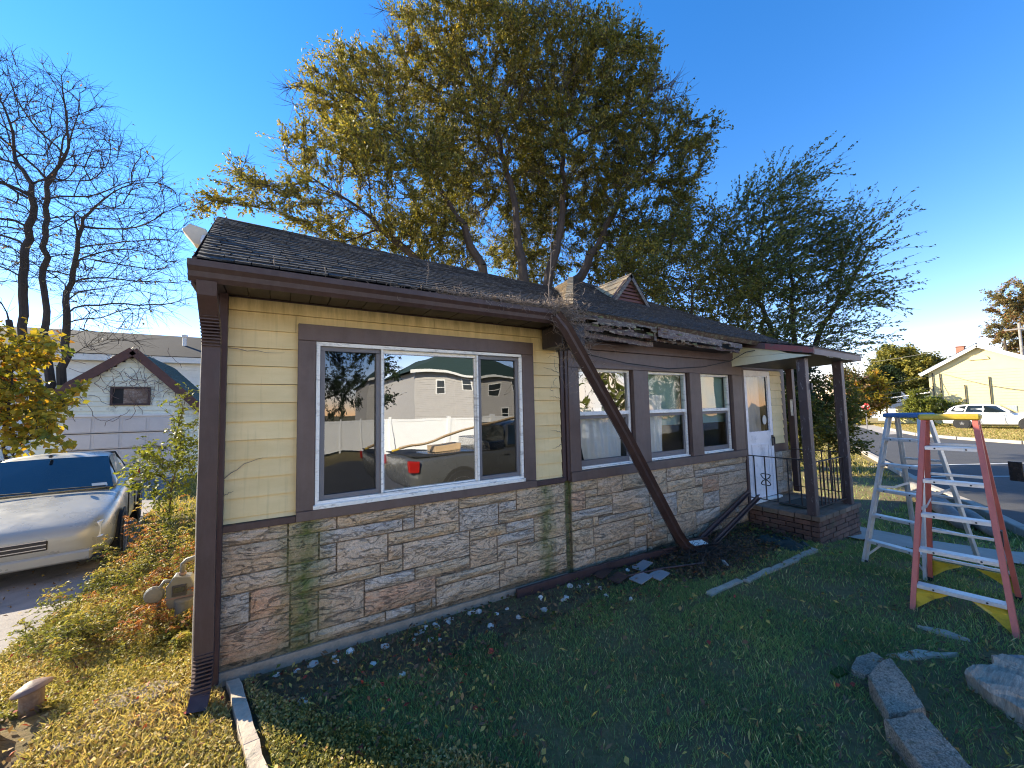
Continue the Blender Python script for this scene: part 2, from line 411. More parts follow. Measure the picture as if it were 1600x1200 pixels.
glassmat('glass_mirror', .34, (.75, .8, .8), .0022)
glassmat('glass_screen', .10, (.45, .48, .5), .003)
glassmat('glass_porch', .22, (.9, .93, .9), .004)
glassmat('glass_upper', .06, (.9, .94, .92), .004)
glassmat('glass_dim', .02, (.85, .88, .88), .004)
glassmat('glass_door', .03, (.75, .75, .75), .006, .02)

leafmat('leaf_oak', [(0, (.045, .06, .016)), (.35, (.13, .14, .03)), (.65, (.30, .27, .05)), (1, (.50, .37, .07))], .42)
leafmat('leaf_elm', [(0, (.05, .08, .025)), (.5, (.12, .16, .04)), (.8, (.27, .26, .06)), (1, (.45, .36, .09))], .35)
leafmat('leaf_yellowgreen', [(0, (.05, .07, .015)), (.5, (.14, .15, .03)), (1, (.36, .28, .05))], .45)
leafmat('leaf_maple', [(0, (.13, .17, .03)), (.4, (.38, .33, .04)), (.75, (.55, .36, .04)), (1, (.62, .20, .04))], .5)
leafmat('leaf_weed', [(0, (.06, .09, .02)), (.5, (.22, .24, .05)), (.8, (.40, .34, .09)), (1, (.36, .14, .06))], .5)
leafmat('leaf_russet', [(0, (.08, .10, .03)), (.5, (.20, .17, .06)), (1, (.42, .18, .10))], .4)
leafmat('leaf_dark', [(0, (.012, .025, .010)), (1, (.04, .065, .02))], .3)
leafmat('leaf_bright', [(0, (.08, .12, .02)), (1, (.34, .34, .06))], .5)
leafmat('blade_lawn', [(0, (.15, .22, .08)), (.5, (.28, .40, .13)), (.8, (.46, .46, .16)), (1, (.82, .64, .32))], .35, .6)
leafmat('blade_dry', [(0, (.14, .16, .035)), (.4, (.36, .32, .09)), (.72, (.58, .44, .20)), (1, (.42, .19, .08))], .45, .6)
leafmat('leaf_litter', [(0, (.09, .055, .035)), (.35, (.22, .12, .06)), (.65, (.44, .27, .09)), (.9, (.60, .44, .10)), (1, (.40, .06, .04))], .25, .6)
def m_ground():
    m, t, b, P = start('lawn_soil')
    n1 = noise(t, P, 1.1, 6, .7); n2 = noise(t, P, 22, 6, .8)
    sx = nd(t, 'ShaderNodeSeparateXYZ'); t.links.new(P, sx.inputs[0]); X = sx.outputs[0]
    g = ramp(t, n2, [(.3, (.10, .085, .03)), (.5, (.19, .15, .055)), (.7, (.30, .20, .09))])
    d = ramp(t, n2, [(.3, (.10, .08, .03)), (.55, (.26, .20, .07)), (.75, (.36, .28, .10))])
    k = mth(t, 'MULTIPLY', mth(t, 'SUBTRACT', mth(t, 'ADD', X, mth(t, 'MULTIPLY', n1, 6)), 21), .2, True)
    c = mixc(t, k, g, d)
    br = ramp(t, n1, [(.52, 0.0), (.66, .8)])
    c = mixc(t, br, c, (.15, .10, .06))
    Y = sx.outputs[1]; bw = mth(t, 'MULTIPLY', mth(t, 'SUBTRACT', mth(t, 'ADD', Y, mth(t, 'MULTIPLY', n1, .5)), 2.95), 6.0, True)
    bw = mth(t, 'MULTIPLY', bw, mth(t, 'MULTIPLY', mth(t, 'SUBTRACT', 3.6, Y, True), 1.0, True))
    c = mixc(t, bw, c, ramp(t, n2, [(.3, (.06, .04, .028)), (.7, (.17, .115, .075))]))
    put(t, b, c, .97, n2, 1, .03); return m
m_ground()

plain('skin', (.50, .30, .21), .5, .06, 12, .1, 90)
plain('hair_dark', (.03, .022, .018), .7, .3, 30, .3, 90)
plain('jacket_navy', (.03, .035, .055), .85, .15, 10, .3, 60)
plain('jeans', (.06, .08, .13), .85, .15, 20, .3, 90)
plain('phone_black', (.012, .012, .014), .25, .05, 5, 0, 30)
plain('roof_far', (.022, .020, .020), .9, .3, 3, .5, 20)
plain('rake_redbrown', (.10, .045, .035), .7, .3, 6, .3, 40)

def m_aggr(name, a, b2):
    m, t, b, P = start(name)
    n1 = noise(t, P, 6, 6, .7); n2 = noise(t, P, 110, 3, .8); n3 = noise(t, P, 38, 5, .75)
    c = ramp(t, n1, [(.35, a), (.65, b2)])
    c = mixc(t, .9, c, ramp(t, n2, [(.34, .35), (.5, 1.0), (.66, 1.7)]), 'MULTIPLY')
    c = mixc(t, ramp(t, n3, [(.54, 0.0), (.62, .75)]), c, (.07, .075, .04))
    put(t, b, c, .95, mth(t, 'ADD', n3, mth(t, 'MULTIPLY', n2, .5)), 1.0, .012)
m_aggr('broken_concrete', (.34, .28, .21), (.22, .18, .13))
plain('paint_flake', (.27, .22, .16), .8, .2, 12, .3, 60)
plain('moss_patch', (.12, .13, .06), .95, .3, 12, .6, 60)

# ================================================================ ground, roads
def grid_axis(lo, hi, st, far): return sorted(set([round(-v, 3) for v in far] + [round(lo + i * st, 3) for i in range(int((hi - lo) / st) + 1)] + list(far)))
gx = [v for v in grid_axis(-12, 46, .4, (60, 90, 150, 300, 700)) if not -60 < v < -12]
gy = sorted(set([-700, -300, -150, -90, -60, -40, -28, -20, 3.3, 11.3] + [round(-16 + .4 * i, 3) for i in range(103)] + [36, 60, 90, 150, 300, 700]))
vs = [(x, y, gz(x, y)) for y in gy for x in gx]; n = len(gx)
g = MB(); g.v = vs; g.f = [(j * n + i, j * n + i + 1, (j + 1) * n + i + 1, (j + 1) * n + i) for j in range(len(gy) - 1) for i in range(n - 1)]
struct(g.build('lawn', 'lawn_soil', smooth=True, fix=False))
def strip(name, mat, A, B, lift, k=1):
    """sheet between two polylines with the same number of points"""
    m = MB(); m.v = []; q = k + 1
    for a, b in zip(A, B):
        for i in range(q):
            x = a[0] + (b[0] - a[0]) * i / k; y = a[1] + (b[1] - a[1]) * i / k
            m.v.append((x, y, gz(x, y) + lift))
    m.f = [(j * q + i, j * q + i + 1, (j + 1) * q + i + 1, (j + 1) * q + i) for j in range(len(A) - 1) for i in range(k)]
    return struct(m.build(name, mat, smooth=True))
near = [(-60, -1.5), (-8, -1.5), (1.5, -1.5), (4.5, -1.3), (7.2, -.3), (9.9, 1.21), (11.5, 1.98), (13.2, 2.95), (17.5, 4.9), (22, 6.98), (34, 12.4), (50, 20)]
far = [(-60, -9.5), (-8, -9.5), (1.5, -9.5), (9, -9.5), (16, -9), (23, -7), (27, -3), (29.4, 3.3), (31.0, 5.6), (33.0, 7.6), (40, 11.0), (54, 17.2)]
strip('road', 'asphalt', near, far, .006)
strip('side_road', 'asphalt', [(23, -7), (27, -3)], [(80, -9), (80, -4)], .008)
def kerb(name, mat, pts, w, h, lab):
    t = thing(name, lab, 'kerb', (pts[0][0], pts[0][1], gz(*pts[0])))
    for a, b in zip(pts[:-1], pts[1:]):
        L = math.hypot(b[0] - a[0], b[1] - a[1]); k = max(1, int(L / 1.8))
        for i in range(k):
            p = [a[j] + (b[j] - a[j]) * (i + .004) / k for j in (0, 1)]; q = [a[j] + (b[j] - a[j]) * (i + .99) / k for j in (0, 1)]
            zz = max(gz(*p), -.35)
            MB().bar((p[0], p[1], -.35 + h / 2 - .02), (q[0], q[1], -.35 + h / 2 - .02), w, h + .04, ).build('kerb_stone', mat, t, bevel=.015)
    return t
kerb('near_kerb', 'walk_concrete', near[3:10], .16, .13, 'low concrete kerb curving along the near edge of the shaded street')
kerb('far_kerb', 'walk_concrete', far[6:11], .2, .15, 'sunlit concrete kerb along the far side of the street')
# painted lines on the street
for nm, a, b, w in (('road_line', (16.5, 5.0), (23.6, .6), .12), ('road_line', (15.2, 3.6), (19.6, .2), .10)):
    d = Vector((b[0] - a[0], b[1] - a[1], 0)).normalized(); s = Vector((-d.y, d.x, 0)) * w / 2
    m = MB().quad((a[0] - s.x, a[1] - s.y, -.338), (b[0] - s.x, b[1] - s.y, -.338), (b[0] + s.x, b[1] + s.y, -.338), (a[0] + s.x, a[1] + s.y, -.338))
    struct(m.build(nm, 'road_paint'))
ky = [-1.4, -.8, -.2, .6, 2.0, 3.3, 4.4, 5.6, 6.8, 8.6, 11.3, 14, 17.9]
kx = [-3.0, -2.9, -2.7, -2.3, -2.0, -1.86, -1.78, -1.70, -1.72, -1.9, -2.3, -2.6, -2.8]
strip('driveway', 'driveway_asphalt', list(zip(kx, ky)), [(-7.2, y) for y in ky], .008, 3)
wn = [(6.92, 3.2), (6.93, 2.3), (7.1, 1.7), (7.6, .95), (8.3, .3)]; wf = [(8.25, 3.2), (8.1, 2.6), (8.05, 1.85), (8.35, 1.2), (8.9, .7)]
strip('pavement', 'walk_concrete', wn, wf, .03, 2)
strip('side_street_apron', 'walk_concrete', [(33, 9), (44, 14)], [(36, 8.2), (48, 12.6)], .012)

# ================================================================ the house
H = thing('bungalow', 'yellow clapboard bungalow with brown trim, stone veneer base and rotting eaves', 'house', (-.31, 3.3, 0))
ST1 = "-0.31,0.09,0.88,0.98,0;0.09,0.41,0.88,0.98,0;0.41,1.01,0.88,0.98,1;0.29,0.91,0.78,0.88,2;1.01,1.41,0.78,0.98,0;1.41,2.01,0.88,0.98,1;2.01,2.61,0.78,0.98,1;-0.31,0.09,0.68,0.88,3;0.09,0.29,0.68,0.88,3;-0.31,0.09,0.56,0.68,0;0.09,0.41,0.56,0.68,0;0.29,0.41,0.68,0.78,2;0.91,1.01,0.78,0.88,2;1.41,1.81,0.68,0.88,2;1.81,2.01,0.78,0.88,2;1.81,2.61,0.68,0.78,1;0.79,1.41,0.68,0.78,1;0.41,0.79,0.56,0.78,0;0.79,0.91,0.56,0.68,3;0.73,0.91,0.46,0.56,1;0.91,1.51,0.46,0.68,0;1.51,1.89,0.58,0.68,1;1.89,2.21,0.58,0.68,2;2.21,2.61,0.44,0.68,1;1.79,2.21,0.48,0.58,2;1.51,1.79,0.34,0.58,3;1.79,2.01,0.34,0.48,0;2.01,2.61,0.26,0.44,1;0.61,1.01,0.36,0.46,2;1.01,1.51,0.36,0.46,1;1.19,1.87,0.26,0.34,1;0.29,0.61,0.18,0.46,3;0.11,0.73,0.46,0.56,1;-0.13,0.11,0.36,0.56,4;-0.31,-0.13,0.36,0.56,2;0.23,0.77,0.1,0.18,0;0.61,1.19,0.18,0.36,4;1.19,1.81,0.1,0.26,0;1.81,2.61,0.1,0.26,3;-0.31,0.11,0.12,0.36,4;0.11,0.29,0.26,0.46,4;2.01,2.21,0.44,0.48,3;1.87,2.01,0.26,0.34,0;0.11,0.29,0.18,0.26,1;0.11,0.23,0.1,0.18,1;0.77,1.01,0.1,0.18,2;1.01,1.15,0.1,0.18,3;1.15,1.19,0.1,0.18,2"
ST2 = "2.69,3.07,0.86,0.98,1;3.07,3.47,0.78,0.98,0;3.47,3.91,0.8,0.98,1;3.91,4.25,0.66,0.98,1;4.25,4.81,0.8,0.98,0;4.81,5.23,0.88,0.98,1;5.23,6.01,0.88,0.98,1;2.69,2.89,0.66,0.86,4;2.89,3.07,0.78,0.86,1;2.89,3.29,0.66,0.78,1;3.29,3.91,0.54,0.78,0;2.69,3.29,0.56,0.66,2;3.07,3.93,0.46,0.54,2;2.69,2.99,0.46,0.56,1;2.99,3.07,0.46,0.56,1;2.99,3.63,0.24,0.46,3;4.99,5.37,0.56,0.78,4;5.37,6.09,0.6,0.78,0;4.83,6.09,0.78,0.88,2;4.43,4.99,0.36,0.66,1;4.99,5.37,0.34,0.56,2;3.97,4.43,0.36,0.66,2;5.37,6.09,0.26,0.6,3;4.81,5.37,0.16,0.34,2;4.35,4.81,0.06,0.36,3;4.25,4.83,0.66,0.8,1;2.69,2.99,0.24,0.46,1;3.01,3.53,0.18,0.24,1;2.69,3.01,0.02,0.24,0;3.01,3.53,0.02,0.18,3;6.01,6.09,0.88,0.98,0;4.83,4.99,0.68,0.78,0;3.91,3.97,0.54,0.66,0;3.93,3.97,0.4,0.54,0;3.63,3.87,0.34,0.46,1;3.87,3.93,0.34,0.46,2;3.93,3.97,0.26,0.4,2;3.97,4.35,0.26,0.36,1;3.63,3.85,0.22,0.34,0;3.85,3.93,0.24,0.34,0;3.93,4.21,0.12,0.26,3;4.21,4.35,0.16,0.26,0;5.37,5.73,0.14,0.26,3;5.73,5.85,0.18,0.26,2;5.85,6.07,0.16,0.26,3;3.53,3.63,0.1,0.24,0;3.85,3.93,0.16,0.24,0;3.63,3.83,0.1,0.22,2;5.73,5.85,0.1,0.18,0;3.85,3.93,0.08,0.16,3;4.21,4.35,0.04,0.16,1;4.81,5.09,0.02,0.16,0;5.09,5.37,0.08,0.16,1;5.85,6.07,0.02,0.16,0;5.37,5.59,0.02,0.14,3;5.59,5.73,0.04,0.14,0;3.93,4.21,0.04,0.12,1;3.53,3.83,0.02,0.1,2;5.73,5.85,0.02,0.1,2;3.85,3.93,0.02,0.08,0;5.09,5.31,0.02,0.08,2;5.31,5.37,0.02,0.08,2;4.35,4.73,0.02,0.06,3;4.73,4.81,0.02,0.06,3"
def stones(txt, yf, seed):
    rg = random.Random(seed)
    keys = ['stone_grey', 'stone_tan', 'stone_blue', 'stone_brown', 'stone_red']
    for s in txt.split(';'):
        x0, x1, z0, z1, k = [float(v) for v in s.split(',')]
        g = .006; x0 += g; x1 -= g; z0 += g; z1 -= g
        nx, nz = (5, 3) if x1 - x0 > .25 else (4, 3); m = MB(); vs = []
        for j in range(nz + 1):
            for i in range(nx + 1):
                u, v = i / nx, j / nz; e = min(i, nx - i, j, nz - j)
                y = yf - (.004 if e == 0 else rg.uniform(.012, .030))
                if e: u += rg.uniform(-.06, .06); v += rg.uniform(-.09, .09)
                vs.append((x0 + (x1 - x0) * u, y, z0 + (z1 - z0) * v))
        fs = [(j * (nx + 1) + i, j * (nx + 1) + i + 1, (j + 1) * (nx + 1) + i + 1, (j + 1) * (nx + 1) + i) for j in range(nz) for i in range(nx)]
        q = len(vs); vs += [(x0, yf + .02, z0), (x1, yf + .02, z0), (x1, yf + .02, z1), (x0, yf + .02, z1)]
        c = (0, nx, nz * (nx + 1) + nx, nz * (nx + 1))
        fs += [(c[i], q + i, q + (i + 1) % 4, c[(i + 1) % 4]) for i in range(4)]
        m.add(vs, fs).build('stone', keys[int(k)], H)
stones(ST1, 3.285, 3); stones(ST2, 3.285, 9)
MB().box(-.31, 2.62, 3.287, 3.40, -.2, .975).box(2.685, 6.09, 3.287, 3.40, -.25, .97).box(2.6, 2.7, 3.31, 3.42, -.2, .99).build('mortar_bed', 'stone_mortar', H)
MB().add([(-.31, 3.262, -.2), (2.61, 3.262, -.2), (2.61, 3.285, -.2), (-.31, 3.285, -.2), (-.31, 3.268, .085), (2.61, 3.268, .055), (2.61, 3.285, .055), (-.31, 3.285, .085)],
         [(0, 1, 5, 4), (4, 5, 6, 7), (0, 4, 7, 3), (1, 2, 6, 5)]).build('foundation_strip', 'concrete_dark', H)
# stone to the right of the door
x = 7.0
sr = []
for (x0, x1, z0, z1) in ((6.99, 7.2, .72, .97), (7.2, 7.5, .82, .97), (7.2, 7.42, .62, .82), (7.42, 7.5, .62, .82), (6.99, 7.2, .5, .72), (7.2, 7.5, .46, .62), (6.99, 7.3, .3, .5), (7.3, 7.5, .3, .46)):
    sr.append('%g,%g,%g,%g,%d' % (x0, x1, z0, z1, random.choice((0, 1, 2, 3))))
stones(';'.join(sr), 3.285, 4)
MB().box(6.98, 7.5, 3.287, 3.4, -.3, .97).build('mortar_bed', 'stone_mortar', H)
# wall cores behind the cladding, with openings
w = MB()
def core(x0, x1, z0, z1): w.box(x0, x1, 3.312, 3.40, z0, z1)
core(-.31, .255, .975, 2.6); core(2.098, 2.69, .975, 2.6); core(.255, 2.098, .975, 1.049); core(.255, 2.098, 2.301, 2.6)
core(2.69, 2.84, .97, 2.6); core(3.70, 3.97, .97, 2.6); core(4.80, 5.05, .97, 2.6); core(5.83, 6.15, .97, 2.6)
for a, b in ((2.84, 3.70), (3.97, 4.80), (5.05, 5.83)): core(a, b, .97, 1.075); core(a, b, 2.20, 2.6)
core(6.95, 7.5, .97, 2.6); core(6.15, 6.95, 2.29, 2.6)
w.build('wall', 'trim_brown', H)
MB().box(-.31, -.22, 3.40, 7.3, -.2, 2.6).build('side_wall', 'siding_yellow', H)
MB().box(7.41, 7.5, 3.4, 7.6, -.4, 2.6).box(-.31, 7.5, 7.3, 7.4, -.2, 2.6).build('rear_wall', 'siding_yellow', H)
MB().add([(-.31, 3.2, 2.6), (-.31, 7.3, 2.6), (-.31, 5.1, 3.78)], [(0, 1, 2)]).build('gable', 'siding_yellow', H)
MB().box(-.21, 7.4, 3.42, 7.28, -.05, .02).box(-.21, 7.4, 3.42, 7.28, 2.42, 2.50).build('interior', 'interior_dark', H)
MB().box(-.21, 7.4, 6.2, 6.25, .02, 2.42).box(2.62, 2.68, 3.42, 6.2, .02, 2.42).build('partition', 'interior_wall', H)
# clapboards: rows 0.13 m apart, split by the window
rows = [1.063 + .13 * i for i in range(12)]
def clap(x0, x1, z0, z1, xs=0.0, mat='siding_yellow', yo=3.312, j=0.0):
    MB().add([(x0, yo - .026, z0), (x1, yo - .026, z0), (x1, yo, z0), (x0, yo, z0), (x0, yo - .010, z1 - .002), (x1 + xs, yo - .010, z1 - .002), (x1 + xs, yo, z1 - .002), (x0, yo, z1 - .002)],
             [(0, 3, 2, 1), (4, 5, 6, 7), (0, 1, 5, 4), (1, 2, 6, 5), (2, 3, 7, 6), (3, 0, 4, 7)]).build('clapboard', mat, H)
for z in [1.025] + rows:
    z1 = min(z + .13, 2.586) if z > 1.03 else 1.063
    zb = z + random.uniform(-.002, .002)
    cut = 2.59 - (.04 if z > 2.3 else 0) - (.03 if z > 2.42 else 0)
    if z > 2.40: clap(-.29, 1.2, zb, z1); clap(1.203, cut, zb, z1)
    elif z + .13 > 2.4: clap(-.29, .12, zb, z1); clap(.123, 2.24, zb, z1); clap(2.243, cut, zb, z1)
    else: clap(-.29, .14, zb, z1); clap(2.23, cut, zb, z1, .004)
for i in range(10):
    z = 1.10 + .125 * i; clap(6.985, 7.34, z, min(z + .125, 2.30))
# brown trims of the first bay
def box(name, mat, *a, par=None, bev=.003, lab=None): return MB().box(*a).build(name, mat, par or H, bevel=bev, label=lab)
box('belt_board', 'trim_brown', -.315, .136, 3.255, 3.311, .978, 1.024)
box('belt_board', 'trim_brown', 2.236, 2.60, 3.255, 3.311, .984, 1.036)
box('corner_board', 'trim_brown', -.335, -.288, 3.245, 3.311, .03, 2.60)
box('corner_board', 'trim_brown', -.375, -.337, 3.28, 3.40, .05, 2.64)
box('corner_board', 'trim_brown', 2.602, 2.645, 3.285, 3.33, .99, 2.5)
box('casing', 'casing_brown', .136, 2.234, 3.25, 3.311, 2.303, 2.426)
box('casing', 'casing_brown', .136, .254, 3.251, 3.311, 1.052, 2.301)
box('casing', 'casing_brown', 2.100, 2.234, 3.251, 3.311, 1.052, 2.301)
box('casing', 'casing_brown', .136, 2.234, 3.246, 3.311, .980, 1.050)
# ---- picture window
def frame(name, mat, x0, x1, z0, z1, y0, y1, t, par, tb=None, tt=None):
    tb = tb or t; tt = tt or t
    return MB().box(x0, x0 + t, y0, y1, z0 + tb, z1 - tt).box(x1 - t, x1, y0, y1, z0 + tb, z1 - tt).box(x0, x1, y0, y1, z0, z0 + tb).box(x0, x1, y0, y1, z1 - tt, z1).build(name, mat, par, bevel=.002)
def pane(mat, x0, x1, z0, z1, y, par, name='pane', tilt=0.0, bow=0.0):
    m = MB(); k = 6; vs = []
    for j in range(k + 1):
        for i in range(k + 1):
            u, v = i / k, j / k; b_ = bow * (1 - (2 * u - 1) ** 2) * (1 - (2 * v - 1) ** 2)
            vs.append((x0 + (x1 - x0) * u, y + b_ + tilt * (u - .5), z0 + (z1 - z0) * v))
    m.add(vs, [(j * (k + 1) + i, j * (k + 1) + i + 1, (j + 1) * (k + 1) + i + 1, (j + 1) * (k + 1) + i) for j in range(k) for i in range(k)])
    return m.build(name, mat, par, smooth=True, fix=False)
wf1 = frame('window', 'white_frame', .257, 2.097, 1.052, 2.300, 3.262, 3.37, .028, H, tb=.055)
MB().box(.245, 2.104, 3.245, 3.262, 1.051, 1.083).build('sill', 'white_peeling', wf1, bevel=.003)
MB().box(.735, .752, 3.266, 3.33, 1.107, 2.272).box(1.600, 1.617, 3.266, 3.33, 1.107, 2.272).build('mullion', 'white_frame', wf1, bevel=.002)
frame('sash', 'sash_grey', .287, .733, 1.108, 2.271, 3.285, 3.325, .034, wf1)
frame('sash', 'sash_grey', 1.619, 2.068, 1.108, 2.271, 3.285, 3.325, .034, wf1)
frame('sash', 'white_frame', .753, 1.599, 1.108, 2.271, 3.292, 3.325, .012, wf1, tt=.03)
pane('glass_screen', .32, .70, 1.14, 2.24, 3.307, wf1, tilt=.012, bow=-.006)
pane('glass_mirror', .763, 1.59, 1.12, 2.24, 3.306, wf1, bow=.0035)
pane('glass_screen', 1.652, 2.035, 1.14, 2.24, 3.307, wf1, tilt=-.004)
# ---- second bay
box('corner_board', 'trim_brown', 2.652, 2.688, 3.27, 3.311, .99, 2.41)
box('casing', 'casing_brown', 2.69, 2.84, 3.262, 3.311, 1.077, 2.198)
box('casing', 'casing_brown', 3.702, 3.968, 3.262, 3.311, 1.077, 2.198)
box('casing', 'casing_brown', 4.802, 5.048, 3.262, 3.311, 1.077, 2.198)
box('casing', 'casing_brown', 5.832, 6.09, 3.262, 3.311, 1.077, 2.198)
box('casing', 'casing_brown', 2.69, 6.09, 3.260, 3.311, 2.200, 2.402)
box('sill_board', 'casing_brown', 2.69, 6.09, 3.250, 3.311, .975, 1.075)
box('frieze', 'frieze_brown', 2.40, 6.09, 3.235, 3.311, 2.404, 2.56)
box('corner_board', 'trim_brown', 6.092, 6.148, 3.262, 3.40, .0, 2.29)
for (x0, x1) in ((2.845, 3.695), (3.975, 4.795), (5.055, 5.825)):
    f = frame('window', 'white_frame', x0, x1, 1.078, 2.198, 3.325, 3.385, .03, H)
    MB().box(x0, x1, 3.300, 3.325, 1.078, 1.094).build('sill', 'white_peeling', f, bevel=.003)
    MB().box(x0 + .031, x1 - .031, 3.318, 3.36, 1.668, 1.712).build('meeting_rail', 'white_frame', f, bevel=.003)
    frame('sash', 'sash_grey', x0 + .031, x1 - .031, 1.109, 1.667, 3.345, 3.37, .035, f, tb=.06)
    pane('glass_porch' if x0 < 3 else 'glass_upper', x0 + .03, x1 - .03, 1.71, 2.168, 3.346, f, tilt=.006 * (x0 - 4), bow=.006)
    pane('glass_dim', x0 + .066, x1 - .066, 1.169, 1.632, 3.356, f, bow=-.004)
    # brown jamb liners in the recess
    MB().box(x0 - .004, x0, 3.312, 3.40, 1.078, 2.198).build('jamb', 'trim_brown', f); MB().box(x1, x1 + .004, 3.312, 3.40, 1.078, 2.198).build('jamb', 'trim_brown', f)
# curtains inside
def curtain(name, mat, x0, x1, z0, z1, y, amp, wl, par, taper=0.0, sag=0.0):
    m = MB(); nx, nz = 60, 14; vs = []
    for j in range(nz + 1):
        for i in range(nx + 1):
            u, v = i / nx, j / nz
            xx = x0 + (x1 - x0) * u + taper * (1 - v) * (1 - u)
            vs.append((xx, y + amp * math.sin(xx * 6.28 / wl + 2 * v) * (.5 + .5 * v), z0 + (z1 - z0) * v + sag * math.sin(u * 9) * .03))
    m.add(vs, [(j * (nx + 1) + i, j * (nx + 1) + i + 1, (j + 1) * (nx + 1) + i + 1, (j + 1) * (nx + 1) + i) for j in range(nz) for i in range(nx)])
    return m.build(name, mat, par, smooth=True, fix=False)
o = curtain('curtain', 'curtain_white', 2.86, 3.58, 1.10, 1.75, 3.405, .016, .11, None, taper=.16)
tag(o, 'white rippled curtain hanging behind the window with the fallen gutter across it', 'curtain')
o = curtain('curtain', 'curtain_white', 3.98, 4.36, 1.10, 1.9, 3.41, .018, .09, None)
tag(o, 'sheer white curtain at left side of the middle porch window', 'curtain')
o = curtain('curtain', 'curtain_green', 3.9, 4.85, 1.5, 2.3, 3.45, .02, .3, None)
tag(o, 'pale green drape high inside the middle porch window', 'curtain')
o = curtain('curtain', 'curtain_green', 5.0, 5.85, 1.5, 2.3, 3.43, .012, .4, None)
tag(o, 'pale green blind covering upper half of the window beside the door', 'curtain')
# ---- storm door
D = MB().box(6.155, 6.945, 3.275, 3.31, .30, .36).box(6.155, 6.945, 3.275, 3.31, 1.20, 1.30).box(6.155, 6.945, 3.275, 3.31, 2.215, 2.285)\
    .box(6.155, 6.235, 3.275, 3.31, .36, 1.20).box(6.865, 6.945, 3.275, 3.31, .36, 1.20).box(6.155, 6.235, 3.275, 3.31, 1.30, 2.215).box(6.865, 6.945, 3.275, 3.31, 1.30, 2.215)\
    .build('storm_door', 'door_white', H, bevel=.004)
MB().box(6.236, 6.864, 3.288, 3.302, .361, 1.199).build('lower_panel', 'door_white', D)
MB().box(6.29, 6.81, 3.278, 3.288, .43, .46).box(6.29, 6.81, 3.278, 3.288, 1.1, 1.13).box(6.29, 6.32, 3.278, 3.288, .46, 1.1).box(6.78, 6.81, 3.278, 3.288, .46, 1.1).box(6.38, 6.72, 3.279, 3.288, .62, .64).build('raised_moulding', 'door_white', D, bevel=.003)
pane('glass_door', 6.235, 6.865, 1.30, 2.215, 3.300, D, bow=.004)
m = MB()
for i in range(14):
    xx = 6.2575 + i * .045
    for zz in (2.205, 1.31): m.lathe([(.001, -.002), (.022, -.002), (.022, .002), (.001, .002)], (0, 0, 0), 10); 
    # rotate discs to face the street
m = MB()
def disc(m, cx, cz, y, r, t=.004, k=12, sx=1.0):
    p = [(cx + r * sx * math.cos(6.2832 * i / k), cz + r * math.sin(6.2832 * i / k)) for i in range(k)]
    return m.add([(a, y, b) for a, b in p] + [(a, y + t, b) for a, b in p], [tuple(range(k)), tuple(range(2 * k - 1, k - 1, -1))] + [(i, (i + 1) % k, (i + 1) % k + k, i + k) for i in range(k)])
for i in range(14):
    disc(m, 6.2575 + i * .045, 2.212, 3.288, .026); disc(m, 6.2575 + i * .045, 1.303, 3.288, .026)
for i in range(20):
    disc(m, 6.238, 1.32 + i * .047, 3.289, .020); disc(m, 6.862, 1.32 + i * .047, 3.289, .020)
m.build('scalloped_edge', 'door_white', D)
disc(MB(), 6.72, 1.50, 3.285, .075, .003, 20, .8).build('round_sticker', 'sticker', D)
MB().box(6.875, 6.925, 3.262, 3.275, 1.08, 1.25).bar((6.90, 3.24, 1.21), (6.90, 3.24, 1.10), .016, .016).bar((6.90, 3.265, 1.215), (6.90, 3.235, 1.215), .018, .02).build('handle', 'black_iron', D, bevel=.002)
curt = curtain('door_curtain', 'curtain_white', 6.28, 6.84, 1.0, 2.2, 3.40, .01, .12, None)
tag(curt, 'thin pale curtain behind the glass of the white front door', 'curtain')
MB().box(6.15, 6.95, 3.33, 3.37, .3, 1.0).build('inner_door', 'door_white', H)
# house number board, back post against the wall
bp = MB().bar((7.46, 3.2, .3), (7.46, 3.2, 2.42), .09, .09, (0, 1, 0)).build('porch_post', 'trim_brown', H, bevel=.004)
MB().box(7.405, 7.413, 3.165, 3.2, 1.55, 1.82).build('number_plate', 'white_frame', bp)
# ---- soffit and fascia of the first bay
zs = 2.588
for i in range(22):
    x0 = -.42 + .125 * i
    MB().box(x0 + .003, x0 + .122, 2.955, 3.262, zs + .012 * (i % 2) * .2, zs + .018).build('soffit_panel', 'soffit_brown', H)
MB().box(-.445, -.425, 2.95, 3.42, 2.545, 2.72).box(-.425, -.30, 3.30, 3.34, 2.56, 2.72).build('fascia', 'trim_brown', H)
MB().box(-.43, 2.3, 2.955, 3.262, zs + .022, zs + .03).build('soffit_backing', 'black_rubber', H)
box('fascia', 'trim_brown', -.43, 2.33, 2.932, 2.953, 2.572, 2.68)
MB().box(2.33, 2.62, 2.90, 3.23, 2.36, 2.565).build('eave_return', 'soffit_brown', H, bevel=.006)
